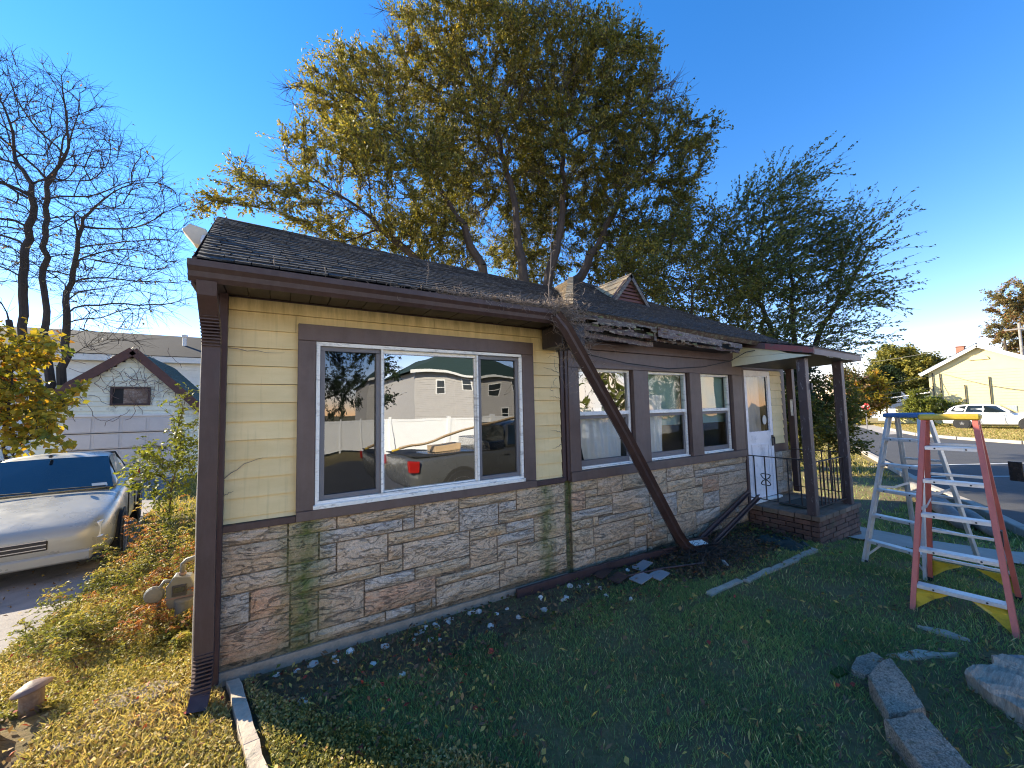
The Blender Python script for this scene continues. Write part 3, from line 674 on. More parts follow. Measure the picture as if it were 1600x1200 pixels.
# gutter still hanging: K profile (y, z)
kp = [(2.930, 2.665), (2.930, 2.56), (2.872, 2.545), (2.850, 2.57), (2.842, 2.60), (2.820, 2.625), (2.818, 2.662), (2.826, 2.662), (2.830, 2.632), (2.850, 2.607), (2.858, 2.578), (2.876, 2.556), (2.922, 2.568), (2.922, 2.665)]
def swept(prof, pts, upv=(0, 0, 1)):
    """profile (across, up) carried along a path"""
    m = MB(); P_ = [Vector(p) for p in pts]; k = len(prof); vs = []
    for i, p in enumerate(P_):
        d = (P_[min(i + 1, len(P_) - 1)] - P_[max(i - 1, 0)]).normalized(); u = Vector(upv[i] if hasattr(upv[0], '__len__') else upv)
        s = d.cross(u).normalized(); u = s.cross(d)
        vs += [p + s * a + u * b for a, b in prof]
    m.add(vs, [(i * k + j, i * k + (j + 1) % k, (i + 1) * k + (j + 1) % k, (i + 1) * k + j) for i in range(len(P_) - 1) for j in range(k)])
    return m
MB().prism(kp, -.445, 2.20, 'x').add([(-.447, y, z) for y, z in kp[:7]], [tuple(range(7))]).build('gutter', 'gutter_brown', H)
# downspout with ribbed elbows at the left corner
dp = [(-.36, 2.89, 2.56), (-.36, 2.905, 2.49), (-.36, 3.0, 2.40), (-.36, 3.13, 2.30), (-.36, 3.165, 2.2), (-.36, 3.17, 1.2), (-.355, 3.17, .30), (-.355, 3.165, .18), (-.36, 3.10, .08), (-.37, 3.02, .02)]
sq = [(-.048, -.034), (-.02, -.040), (.02, -.040), (.048, -.034), (.048, .034), (-.048, .034)]
swept(sq, dp, (0, -1, .02)).build('downspout', 'trim_brown', H)
for a, b in ((dp[6], dp[8]), (dp[4], dp[2])):
    m = MB()
    for i in range(11):
        p = Vector(a).lerp(Vector(b), (i + .5) / 11); m.box(p.x - .0484, p.x + .0484, p.y - .0406, p.y + .036, p.z - .004, p.z + .004)
    m.build('elbow_ribs', 'trim_brown', H, kind='stuff')
cab = [(-.415, 3.2 + .01 * math.sin(i), 2.42 - i * .115) for i in range(21)]
MB().tube(cab, .006, 6).build('cable', 'beige_plastic', H, smooth=True)

# ---- roofs
def roof_plane(corners, mat_sh, under, rows_h=.127, name='roof', lab=None, tabw=.17, par=None, lumps=.006, sink=.004):
    """corners: eave left, eave right, ridge right, ridge left"""
    e0, e1, r1, r0_ = [Vector(c) for c in corners]
    nrm = (e1 - e0).cross(r0_ - e0 if (r0_ - e0).length > .1 else r1 - e0).normalized()
    if nrm.z < 0: nrm = -nrm
    base = MB(); lo = [c - nrm * (.056 + sink) for c in (e0, e1, r1, r0_)]; hi = [c - nrm * sink for c in (e0, e1, r1, r0_)]
    base.add(lo + hi, [(0, 1, 2, 3), (7, 6, 5, 4), (0, 4, 5, 1), (1, 5, 6, 2), (2, 6, 7, 3), (3, 7, 4, 0)])
    rf = base.build(name, under, par or H, label=lab)
    L = max((r0_ - e0).length, (r1 - e1).length) ; nr = max(2, int(L / rows_h)); V = []; T = []
    rg = random.Random(len(V) + int(L * 100))
    for k in range(nr):
        a0, b0 = e0.lerp(r0_, k / nr), e1.lerp(r1, k / nr); a1, b1 = e0.lerp(r0_, (k + 1) / nr), e1.lerp(r1, (k + 1) / nr)
        wdt = (b0 - a0).length
        if wdt < .02: continue
        t = rg.uniform(-.05, 0); row = rg.uniform(.3, .7)
        while t < wdt:
            q = t + tabw * rg.uniform(.5, 1.4); u0_, u1_ = max(0, t) / wdt, min(1, q / wdt)
            th = .010 + rg.uniform(0, lumps); dn = (a0 - a1).normalized() * rg.uniform(0, .012) if k else Vector((0, 0, 0))
            A = a0.lerp(b0, u0_) + dn + nrm * th; B = a0.lerp(b0, u1_ - .006 / wdt if u1_ < 1 else 1) + dn + nrm * th
            Cc = a1.lerp(b1, u1_) + nrm * .003; Dd = a1.lerp(b1, u0_) + nrm * .003
            V += [A, B, Cc, Dd, A - nrm * th, B - nrm * th, B, A]; tt = min(1, max(0, row * .5 + rg.random() * .5)); T += [tt, tt]
            t = q
    np_mesh('shingles', np.array([tuple(v) for v in V]), 4, mat_sh, T, rf, kind='stuff')
    return rf
eL, eR = (-.41, 2.865, 2.685), (2.42, 2.865, 2.70)
roof_plane([eL, (2.45, 2.865, 2.70), (3.95, 5.1, 3.775), (-.56, 5.1, 3.90)], 'shingle_dark', 'roof_far', name='roof', sink=.06)
roof_plane([(3.95, 7.5, 2.66), (-.45, 7.5, 2.66), (-.56, 5.1, 3.90), (3.95, 5.1, 3.775)], 'shingle_dark', 'roof_far', name='roof', sink=.06)
pk = (4.5, 5.3, 4.08)
roof_plane([(2.40, 2.87, 2.715), (7.75, 2.87, 2.60), pk, pk], 'shingle_dark', 'wood_rotten', name='roof')
roof_plane([(2.40, 7.7, 2.7), (2.40, 2.87, 2.72), pk, pk], 'shingle_sunlit', 'wood_rotten', name='roof')
roof_plane([(7.75, 2.87, 2.60), (7.75, 7.7, 2.7), pk, pk], 'shingle_dark', 'wood_rotten', name='roof')
roof_plane([(7.75, 7.7, 2.7), (2.4, 7.7, 2.7), pk, pk], 'shingle_dark', 'wood_rotten', name='roof')
m = MB(); a, b = Vector((2.38, 2.85, 2.735)), Vector((4.5, 5.3, 4.10))
for i in range(14):
    p, q = a.lerp(b, i / 14), a.lerp(b, (i + 1.25) / 14); m.bar(p + Vector((0, 0, .014)), q + Vector((0, 0, .004)), .09, .006)
m.build('hip_cap', 'shingle_sunlit', H)
# louvred gablet
G = MB().add([(4.158, 4.0, 3.31), (4.882, 4.0, 3.28), (4.511, 4.0, 3.70), (4.158, 4.6, 3.31), (4.882, 4.6, 3.28), (4.511, 4.75, 3.70)], [(0, 1, 2), (0, 2, 5, 3), (1, 4, 5, 2)]).build('gablet', 'black_rubber', H, fix=False)
for i in range(6):
    z = 3.325 + i * .055; u = (z - 3.30) / .40; xl = 4.158 + (4.511 - 4.158) * u + .03; xr = 4.882 - (4.882 - 4.511) * u - .03
    MB().add([(xl, 3.965, z), (xr, 3.965, z), (xr, 3.995, z + .045), (xl, 3.995, z + .045), (xl, 3.972, z - .006), (xr, 3.972, z - .006)], [(0, 1, 2, 3), (4, 5, 1, 0)]).build('louvre_slat', 'louvre_red', G)
MB().bar((4.13, 3.965, 3.30), (4.515, 3.965, 3.72), .05, .05, (0, 1, 0)).bar((4.91, 3.965, 3.265), (4.507, 3.965, 3.72), .05, .05, (0, 1, 0)).build('rake_board', 'trim_brown', G, bevel=.003)
roof_plane([(4.12, 4.95, 3.30), (4.12, 3.93, 3.30), (4.513, 3.93, 3.745), (4.513, 4.75, 3.745)], 'shingle_sunlit', 'wood_rotten', name='gablet_roof')
roof_plane([(4.92, 3.93, 3.26), (4.92, 4.95, 3.26), (4.513, 4.75, 3.745), (4.513, 3.93, 3.745)], 'shingle_dark', 'wood_rotten', name='gablet_roof')
# left rake board
MB().add([(-.43, 2.9, 2.60), (-.43, 2.87, 2.69), (-.565, 5.1, 3.90), (-.565, 5.1, 3.80), (-.41, 2.9, 2.60), (-.41, 2.87, 2.69), (-.545, 5.1, 3.90), (-.545, 5.1, 3.80)],
         [(0, 1, 2, 3), (7, 6, 5, 4), (0, 4, 5, 1), (3, 2, 6, 7), (0, 3, 7, 4)]).build('rake_board', 'trim_brown', H)
# ---- rotten eave of the second bay: jagged boards in layers
def jag(name, mat, x0, x1, y, zt0, zt1, d0, d1, th, seed, holes=(), n=60, rough=.02, top=.004):
    rg = random.Random(seed); up_, lo_ = [], []; w_ = 0
    for i in range(n + 1):
        u = i / n; x = x0 + (x1 - x0) * u; zt = zt0 + (zt1 - zt0) * u; w_ = .6 * w_ + rg.uniform(-1, 1) * rough
        d = d0 + (d1 - d0) * u + w_
        for ha, hb, hd in holes:
            if ha < x < hb: d *= hd
        up_.append((x, zt + rg.uniform(-top, top))); lo_.append((x, zt - max(d, .006)))
    m = MB()
    for i in range(n):
        (xa, za), (xb, zb), (xc, zc), (xd, zd) = lo_[i], lo_[i + 1], up_[i + 1], up_[i]
        yy = y + .003 * math.sin(i * .05 + seed)
        m.add([(xa, yy, za), (xb, yy, zb), (xc, yy, zc), (xd, yy, zd), (xa, yy + th, za), (xb, yy + th, zb), (xc, yy + th, zc), (xd, yy + th, zd)],
              [(0, 1, 2, 3), (7, 6, 5, 4), (0, 4, 5, 1), (3, 2, 6, 7)])
    return m.build(name, mat, H)
jag('rotten_fascia', 'wood_rotten', 2.42, 3.72, 2.885, 2.68, 2.645, .075, .05, .016, 1, ((2.62, 2.78, .45), (3.35, 3.60, .4)), n=120, rough=.008)
jag('rotten_fascia', 'fascia_rotten', 2.46, 3.70, 2.93, 2.605, 2.56, .06, .045, .018, 2, ((2.9, 3.0, .6),), n=120, rough=.005)
jag('rotten_fascia', 'fascia_rotten', 3.70, 5.42, 2.875, 2.65, 2.57, .11, .06, .018, 3, ((4.95, 5.15, .5),), n=150, rough=.006)
jag('rotten_board', 'fascia_rotten', 2.44, 3.75, 2.99, 2.535, 2.495, .05, .05, .02, 4, n=100, rough=.005)
jag('rotten_board', 'fascia_rotten', 3.6, 5.5, 2.96, 2.545, 2.50, .035, .03, .02, 5, ((4.3, 4.5, .5),), n=120, rough=.006)
rg9 = random.Random(9)
for i in range(70):
    x_ = rg9.uniform(2.45, 5.35); z_ = 2.70 - (x_ - 2.42) * .042 - rg9.uniform(.015, .15); l_ = rg9.uniform(.02, .11); y_ = 2.872 - rg9.uniform(0, .012)
    MB().add([(x_, y_, z_), (x_ + l_, y_ + rg9.uniform(-.008, .004), z_ - rg9.uniform(0, .02)), (x_ + l_ * .9, y_ - rg9.uniform(0, .01), z_ + rg9.uniform(.004, .018)), (x_ + .01, y_ - .003, z_ + rg9.uniform(.003, .012))], [(0, 1, 2, 3)]).build('wood_splinter', rg9.choice(['fascia_rotten', 'wood_rotten', 'paint_flake', 'moss_patch']), H, fix=False)
MB().box(2.45, 5.6, 3.02, 3.235, 2.50, 2.512).build('soffit_board', 'soffit_brown', H)
MB().box(3.66, 3.70, 2.90, 2.97, 2.50, 2.62).build('rafter_end', 'wood_rotten', H)
MB().box(2.42, 5.6, 3.0, 3.012, 2.51, 2.66).build('recess_dark_sheet', 'black_rubber', H)  # black sheet put in for the dark of the recess behind the boards
MB().tube([(2.46, 2.97, 2.50), (2.9, 3.16, 2.33), (3.5, 3.2, 2.27), (4.3, 3.2, 2.23), (5.0, 3.18, 2.28), (5.5, 3.1, 2.37), (5.75, 3.0, 2.50), (5.9, 2.93, 2.53)], .0055, 5).build('loose_cable', 'black_rubber', H, smooth=True)

# ================================================================ porch
PT = .27
base = MB().box(6.12, 7.36, 2.44, 3.26, -.3, PT - .066).build('porch_base', 'mortar', H)
def brick_row(z, x0, x1, y, axis, off, mat='brick', hgt=.058, ln=.195):
    t = x0 - off
    while t < x1 - .01:
        a, b = max(t, x0), min(t + ln, x1)
        if b - a > .02:
            j = random.uniform(-.003, .003)
            if axis == 'x': m = MB().box(a + .004, b - .004, y + j, y + .09, z, z + hgt)
            else: m = MB().box(y + j, y + .09, a + .004, b - .004, z, z + hgt)
            m.build('brick', mat, base, bevel=.003)
        t += ln + .008
for r in range(6):
    z = -.20 + r * .067
    brick_row(z, 6.07, 7.41, 2.385, 'x', .1 * (r % 2)); brick_row(z, 2.478, 3.26, 6.07, 'y', .1 * ((r + 1) % 2))
brick_row(PT - .062, 6.05, 7.43, 2.365, 'x', 0, 'brick_cap', .062, .195); brick_row(PT - .062, 2.46, 3.26, 6.05, 'y', 0, 'brick_cap', .062, .195)
brick_row(PT - .062, 2.46, 3.26, 7.34, 'y', 0, 'brick_cap', .062, .195)
for i in range(6):
    for j in range(7):
        MB().box(6.145 + i * .2, 6.337 + i * .2, 2.462 + j * .115, 2.570 + j * .115, PT - .066, PT - .006 - random.random() * .004).build('paving_brick', 'brick_cap', base, bevel=.003)
MB().box(6.14, 6.96, 3.2, 3.27, PT - .005, .298).build('threshold', 'white_peeling', H, bevel=.004)
def rot_post(x, y, z0, z1, s, mat, tilt=(0, 0), nm='porch_post'):
    return MB().bar((x, y, z0), (x + tilt[0], y + tilt[1], z1), s, s, (0, 1, 0)).build(nm, mat, H, bevel=.006)
p1 = rot_post(6.12, 2.46, PT, 2.36, .105, 'post_peeling', (-.02, 0))
MB().box(6.155, 6.20, 2.39, 2.44, 1.93, 2.02).build('wire_box', 'black_iron', p1, bevel=.004)
p2 = rot_post(7.20, 2.44, PT, 2.38, .10, 'post_peeling')
p3 = rot_post(7.34, 2.47, -.1, 1.35, .035, 'black_iron', (-.02, 0), 'newel')
rot_post(7.30, 2.52, PT, 2.34, .05, 'trim_brown', (0.0, 0))
# railings
def railing(a, b, z0, z1, nb, scroll=None):
    a, b = Vector(a), Vector(b)
    r = MB().bar((a.x, a.y, z1), (b.x, b.y, z1), .03, .012).build('railing', 'black_iron', H); MB().bar((a.x, a.y, z0), (b.x, b.y, z0), .025, .010).build('bottom_rail', 'black_iron', r)
    scroll = scroll
    for i in range(nb):
        p = a.lerp(b, (i + .5) / nb); MB().bar((p.x, p.y, z0), (p.x, p.y, z1), .013, .013, (0, 1, 0)).build('baluster', 'black_iron' if scroll is not None else 'rail_rust', r)
        if i == scroll:
            m = MB()
            for sx in (-1, 1):
                for sz in (-1, 1):
                    pts = [(p.x, p.y + sx * (.012 + .055 * math.sin(t * .45)), (z0 + z1) / 2 - .02 + sz * (.005 + .055 * (1 - math.cos(t * .5)) * .7 + .01 * t * (t < 4))) for t in range(8)]
                    m.tube(pts, .007, 5)
            m.build('scroll_ornament', 'black_iron', r)
    return r
railing((6.10, 3.24, 0), (6.10, 2.50, 0), .37, .99, 5, 1)
railing((6.18, 2.44, 0), (7.16, 2.44, 0), .36, .96, 9)
railing((7.36, 3.2, 0), (7.36, 2.5, 0), .4, 1.0, 6)
# canopy: shed roof, dark fascia turning red, cream gable infill
cz0, cz1 = 2.385, 2.47
roof_plane([(5.97, 2.27, 2.485), (7.53, 2.27, 2.455), (7.53, 3.3, 2.70), (5.80, 3.3, 2.735)], 'shingle_dark', 'trim_brown', name='canopy_roof')
cf = MB().bar((5.965, 2.27, cz0 + .035), (7.53, 2.27, cz0 + .015), .02, .075).build('canopy_fascia', 'frieze_brown', H, bevel=.003)
MB().add([(5.955, 2.26, 2.395), (5.955, 2.26, 2.475), (5.87, 2.8, 2.60), (5.87, 2.8, 2.52), (5.975, 2.26, 2.395), (5.975, 2.26, 2.475), (5.89, 2.8, 2.60), (5.89, 2.8, 2.52)],
         [(0, 1, 2, 3), (7, 6, 5, 4), (0, 4, 5, 1), (3, 2, 6, 7), (0, 3, 7, 4), (1, 5, 6, 2)]).build('canopy_fascia', 'fascia_red', H, label='red front end of the canopy fascia')
MB().add([(5.87, 2.802, 2.52), (5.87, 2.802, 2.60), (5.77, 3.25, 2.715), (5.77, 3.25, 2.63), (5.89, 2.802, 2.52), (5.89, 2.802, 2.60), (5.79, 3.25, 2.715), (5.79, 3.25, 2.63)],
         [(0, 1, 2, 3), (7, 6, 5, 4), (0, 4, 5, 1), (3, 2, 6, 7), (0, 3, 7, 4), (1, 5, 6, 2)]).build('canopy_fascia', 'trim_brown', H)
for (za, zb, ya) in ((2.325, 2.445, 2.95), (2.325, 2.445, 2.95),)[:1]:
    MB().add([(5.815, 3.25, 2.32), (5.975, 2.285, 2.375), (5.93, 2.56, 2.435), (5.815, 3.25, 2.445)], [(0, 1, 2, 3)]).build('gable_board', 'canopy_cream', H)
MB().add([(5.828, 3.25, 2.449), (5.943, 2.56, 2.439), (5.90, 2.75, 2.53), (5.828, 3.25, 2.64)], [(0, 1, 2, 3)]).build('gable_board', 'canopy_cream', H)
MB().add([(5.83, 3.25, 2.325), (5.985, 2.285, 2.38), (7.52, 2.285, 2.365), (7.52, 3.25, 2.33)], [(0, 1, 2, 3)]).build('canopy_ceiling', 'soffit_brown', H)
# things on and by the porch
o = MB().add([(6.42, 2.56, PT - .002), (7.0, 2.56, PT - .002), (7.02, 2.98, PT - .002), (6.4, 3.0, PT - .002), (6.42, 2.56, PT + .014), (7.0, 2.56, PT + .014), (7.02, 2.98, PT + .014), (6.4, 3.0, PT + .014)],
             [(0, 3, 2, 1), (4, 5, 6, 7), (0, 1, 5, 4), (1, 2, 6, 5), (2, 3, 7, 6), (3, 0, 4, 7)]).build('doormat', 'doormat')
tag(o, 'dark green doormat lying on the brick porch floor', 'doormat')

# ================================================================ crown volumes (x, y, z, radius)
OAK = [(3.10,16.83,14.71,2.15), (5.65,15.87,17.46,2.08), (8.23,14.89,18.34,2.56), (10.44,12.97,17.48,2.35), (12.22,11.30,15.62,2.02), (13.03,10.22,13.47,1.70), (14.02,9.04,12.51,0.91), (13.72,9.22,10.78,1.03), (4.01,15.12,10.78,2.39), (8.50,15.90,14.09,3.30), (11.83,13.29,13.02,3.21), (13.30,10.64,10.01,1.89), (1.74,17.07,15.04,1.07), (0.35,17.33,14.65,0.42), (0.69,16.54,12.12,0.88), (-0.74,16.83,10.06,0.96), (-1.79,16.88,9.31,0.49), (1.34,16.15,9.78,1.35), (6.00,16.24,8.98,2.01), (10.81,15.66,10.05,2.24), (12.84,12.10,8.50,1.73), (2.88,16.97,8.90,1.10)]
OAKSTEM = [(8.64,13.47,6.28,0.03), (7.72,14.03,8.77,0.03), (5.93,14.53,9.94,0.03), (9.22,13.12,8.73,0.03), (8.72,14.01,11.28,0.03), (10.62,12.86,10.36,0.03), (11.73,11.60,11.46,0.03)]
ELM = [(14.98,7.28,8.60,0.96), (16.05,6.63,9.55,0.73), (16.14,6.58,7.59,1.31), (16.90,5.53,7.12,0.93), (17.06,4.86,7.34,0.36), (14.65,7.48,6.19,1.31), (16.62,6.29,5.66,1.31), (17.37,5.25,5.49,0.71), (14.92,7.32,3.82,1.08), (16.51,6.36,3.78,0.85), (16.71,5.65,4.14,0.49)]
ELMSTEM = [(15.91,6.72,1.53,0.02), (16.02,6.65,4.31,0.02), (16.09,6.61,7.16,0.02)]
MIDTREE = [(12.73,8.06,7.51,1.33), (11.63,8.15,5.75,1.39), (12.92,7.37,5.49,1.28), (13.20,7.20,3.74,0.96), (11.56,9.36,6.80,1.26)]
SHRUB = [(11.82,6.28,1.61,0.85), (12.83,5.67,2.33,0.85), (12.28,5.42,1.14,0.90), (13.83,5.06,1.55,0.79), (13.47,4.69,0.66,0.54)]
BARE = [(-6.73,19.29,13.13,1.28), (-7.22,19.59,11.49,2.34), (-5.06,18.27,9.81,1.92), (-3.64,17.18,8.75,1.26), (-3.84,16.95,6.43,1.54), (-8.78,20.53,12.00,2.34), (-7.23,19.59,7.82,1.92), (-5.25,18.16,7.23,1.89), (-9.74,21.12,9.02,2.34), (-4.86,17.57,4.97,1.23)]
BARESTEM = [(-6.06,18.88,0.83,0.26), (-6.36,19.07,2.96,0.26), (-7.31,19.64,4.28,0.26), (-7.43,19.72,7.38,0.26), (-7.33,19.66,9.87,0.26), (-6.70,19.27,4.70,0.26), (-6.87,19.37,7.36,0.26), (-6.85,19.36,10.09,0.26), (-6.03,18.63,4.21,0.25), (-5.87,18.41,6.34,0.25), (-5.63,18.27,8.53,0.25), (-8.02,20.42,5.25,0.26)]
MAPLE = [(-5.08,13.37,3.32,0.61), (-5.19,13.44,2.01,0.61), (-4.38,12.95,1.85,0.43), (-5.97,13.92,2.61,1.04), (-3.87,12.64,2.34,0.17), (-4.52,13.04,3.45,0.23), (-4.11,12.79,1.27,0.23), (-4.91,13.27,1.29,0.40)]
LEFTSHRUB = [(-1.25,7.66,1.63,0.25), (-1.19,7.62,1.29,0.33), (-1.30,7.34,1.09,0.37), (-1.38,7.39,0.78,0.37), (-1.17,7.61,2.06,0.15)]
FART = [(75.61,18.45,4.16,4.06), (75.05,18.80,6.90,2.70), (79.49,17.27,5.99,2.75), (71.90,19.53,3.29,2.21)]
FARYEL = [(47.03,13.57,2.80,0.94), (47.44,13.32,1.49,0.77), (46.36,13.98,1.93,0.83)]
FARMIX = [(47.15,14.67,2.25,1.46), (46.46,15.09,3.49,1.21), (46.79,14.89,0.75,1.09)]
FARR = [(75.76,7.84,13.41,2.26), (76.77,7.22,10.29,3.02), (75.91,7.75,8.00,2.26), (74.10,8.84,9.59,1.36)]
HEDGE = [(44.51,9.84,1.55,0.93), (45.35,9.33,1.01,0.93), (46.64,8.54,0.72,0.83), (44.21,10.02,0.53,0.83)]
CON = [(56.32,14.95,4.32,1.24), (56.11,15.08,2.25,1.10)]

def colonize(stems, lobes, n_att, step, infl, kill, seed, up=.1, iters=90, inner=.35, mom=.55):
    """space colonisation: returns node positions, parents"""
    rg = np.random.default_rng(seed); L = np.array(lobes); wgt = L[:, 3] ** 2; wgt = wgt / wgt.sum()
    k = rg.choice(len(L), n_att, p=wgt); d = unit(rg.normal(size=(n_att, 3))); rr = (inner + (1 - inner) * rg.random(n_att)) ** .6
    att = [Vector(v) for v in (L[k, :3] + d * (L[k, 3] * rr)[:, None])]
    P, par = [], []
    for s in stems:
        s = [Vector(v) for v in s]; last = -1
        if P:
            last = min(range(len(P)), key=lambda i: (P[i] - s[0]).length)
        for a, b in zip(s[:-1], s[1:]):
            m_ = max(1, int((b - a).length / step))
            for i in range(m_ + 1):
                if i == 0 and P: continue
                j = Vector(rg.normal(size=3)) * step * .10
                P.append(a.lerp(b, i / m_) + j); par.append(last); last = len(P) - 1
    colonize.nstem = len(P)
    bias = Vector((0, 0, up)); seen = set()
    for it in range(iters):
        kd = kdtree.KDTree(len(P))
        for i, p in enumerate(P): kd.insert(p, i)
        kd.balance(); acc = {}; keep = []
        for a in att:
            co, i, dist = kd.find(a)
            if dist < kill: continue
            keep.append(a)
            if dist < infl: acc[i] = acc.get(i, Vector()) + (a - co).normalized()
        att = keep
        if not acc: break
        grew = False
        for i, v in acc.items():
            pd = (P[i] - P[par[i]]).normalized() if par[i] >= 0 else Vector((0, 0, 1))
            q = P[i] + (v.normalized() + bias + pd * mom + Vector(rg.normal(size=3)) * .12).normalized() * step
            key = (i, round(q.x * 3), round(q.y * 3), round(q.z * 3))
            if key in seen: continue
            seen.add(key); P.append(q); par.append(i); grew = True
        if not grew: break
    return np.array([tuple(p) for p in P]), np.array(par)
def radii(P, par, tip, ex):
    r = np.zeros(len(P)); cnt = np.zeros(len(P))
    for i in range(len(P) - 1, -1, -1):
        if r[i] == 0: r[i] = tip ** ex
        if par[i] >= 0: r[par[i]] += r[i]
    return r ** (1 / ex)
def edges_mesh(name, A, B, ra, rb, mat, parent, n=5):
    """tapered prisms along many edges at once"""
    A, B = np.asarray(A), np.asarray(B); d = unit(B - A); ref = np.where(np.abs(d[:, 2:3]) > .9, [[1., 0, 0]], [[0, 0, 1.]])
    x = unit(np.cross(d, ref)); y = np.cross(d, x); A = A - d * (ra * .3)[:, None]; Q = []
    for k in range(n):
        a0, a1 = 2 * math.pi * k / n, 2 * math.pi * (k + 1) / n
        c0 = x * math.cos(a0) + y * math.sin(a0); c1 = x * math.cos(a1) + y * math.sin(a1)
        Q.append(np.stack([A + c0 * ra[:, None], A + c1 * ra[:, None], B + c1 * rb[:, None], B + c0 * rb[:, None]], 1))
    return np.concatenate(Q).reshape(-1, 3)
def tree(name, label, cat, stems, lobes, leaf, bark, seed, n_att=900, step=.5, infl=3, kill=.7, tip=.008, ex=2.4, sprays=3, slen=.7, lps=10, L=.1, Wd=.05,
         toward=None, tbias=(0, 1), group=None, up=.1, twigs=True, droop=.3, rmax=None, dens=None, crown='crown', stem_r=0.0, jit=.45, tg=None, clump=None):
    P, par = colonize(stems, lobes, n_att, step, infl, kill, seed, up)
    r = radii(P, par, tip, ex)
    if stem_r:
        ns_ = colonize.nstem; dd_ = np.zeros(ns_)
        for i in range(1, ns_): dd_[i] = dd_[par[i]] + np.linalg.norm(P[i] - P[par[i]])
        r[:ns_] = np.maximum(r[:ns_], stem_r * np.clip(1 - dd_ / dd_.max(), .03, 1) ** .75)
    if rmax: r = np.minimum(r, rmax)
    b = stems[0][0]; t = thing(name, label, cat, tuple(b), group)
    i = np.where(par >= 0)[0]; V = []
    big = i[r[i] > .035]; sml = i[r[i] <= .035]
    for idx, n_ in ((big, 8), (sml, 4)):
        if len(idx): V.append(edges_mesh(name, P[par[idx]], P[idx], np.minimum(r[par[idx]], r[idx] * 1.25), r[idx], bark, t, n_))
    rg = np.random.default_rng(seed + 5)
    # sprays: short twigs from thin nodes, leaves set along them
    thin = np.where(r < tip * 3.2)[0]; dirn = unit(P - P[np.maximum(par, 0)] + 1e-6)
    src = np.repeat(thin, sprays); n = len(src)
    d = unit(dirn[src] * 1.0 + rg.normal(size=(n, 3)) * .65 + np.array([0, 0, .15]))
    if toward is not None: d = unit(d + np.array(toward))
    ln = slen * rg.uniform(.5, 1.25, n); p0 = P[src]; mid = p0 + d * (ln * .5)[:, None]
    d2 = unit(d + rg.normal(size=(n, 3)) * .22 + np.array([0, 0, -.12 if droop > .2 else .05])); end = mid + d2 * (ln * .5)[:, None]
    if twigs:
        V.append(edges_mesh(name, p0, mid, np.full(n, tip * .8), np.full(n, tip * .55), bark, t, 3))
        V.append(edges_mesh(name, mid, end, np.full(n, tip * .55), np.full(n, tip * .25), bark, t, 3))
    np_mesh('trunk', np.concatenate(V), 4, bark, None, t)
    if lps:
        u = rg.random((n, lps)); u = np.where(u < 0, 0, u)
        c = np.where((u < .5)[..., None], p0[:, None] + (mid - p0)[:, None] * (u * 2)[..., None], mid[:, None] + (end - mid)[:, None] * ((u - .5) * 2)[..., None])
        c = c + rg.normal(size=c.shape) * L * jit; c = c.reshape(-1, 3); dd = np.repeat(d2, lps, 0)
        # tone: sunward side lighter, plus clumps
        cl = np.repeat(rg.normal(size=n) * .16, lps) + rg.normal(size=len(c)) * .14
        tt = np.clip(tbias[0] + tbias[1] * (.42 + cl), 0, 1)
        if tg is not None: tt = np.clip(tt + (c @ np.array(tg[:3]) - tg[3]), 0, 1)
        if clump is not None:
            q = p0[np.repeat(np.arange(n), lps)] * clump[0]; w_ = (np.sin(q[:, 0] * 1.7 + np.sin(q[:, 1] * 1.3) * 1.5) + np.sin(q[:, 1] * 1.9 + np.sin(q[:, 2] * 1.1) * 1.7) + np.sin(q[:, 2] * 2.1 + np.sin(q[:, 0] * .9) * 1.4)) / 6 + .5
            k = w_ + rg.normal(size=len(w_)) * .05 > clump[1]; c, dd, tt = c[k], dd[k], tt[k]
        if dens is not None:
            k = dens(c, rg); c, dd, tt = c[k], dd[k], tt[k]
        np_mesh(crown, leaves(c, L, Wd, dd, droop, .3, rg), 4, leaf, tt, t)
    return t
# ---- the big oak behind the house
def stems_from(base, pts): return [[base, p] for p in pts]
ob = (8.6, 13.6, -.1)
oakst = [[ob, (8.62, 13.55, 3.6)], [(8.62, 13.55, 3.6), (7.72, 14.03, 6.5), (6.6, 14.6, 9.5), (5.2, 15.6, 12.5)], [(8.62, 13.55, 3.2), (8.9, 13.3, 6.8), (8.72, 14.01, 11.28), (8.3, 14.8, 15)],
         [(8.62, 13.55, 3.4), (9.6, 12.9, 6.5), (10.62, 12.86, 10.36), (10.8, 12.9, 14.5)], [(8.62, 13.55, 3.0), (7.2, 14.2, 5.6), (4.9, 15.3, 8.0), (3.2, 16.0, 9.6)], [(9.1, 13.3, 5.2), (11.0, 12.3, 7.4), (12.4, 11.2, 10.6)]]
tree('oak_tree', 'huge spreading oak with yellowing leaves rising behind the low roof', 'tree', oakst, OAK, 'leaf_oak', 'bark_brown', 3, n_att=8000, step=.45, infl=2.4, kill=.48,
     tip=.012, ex=2.3, sprays=8, slen=.75, lps=15, L=.13, Wd=.062, jit=.35, clump=(.75, .26), tbias=(.10, 1.0), rmax=.36, droop=.2, stem_r=.34, tg=(-.016, .010, .012, .16))
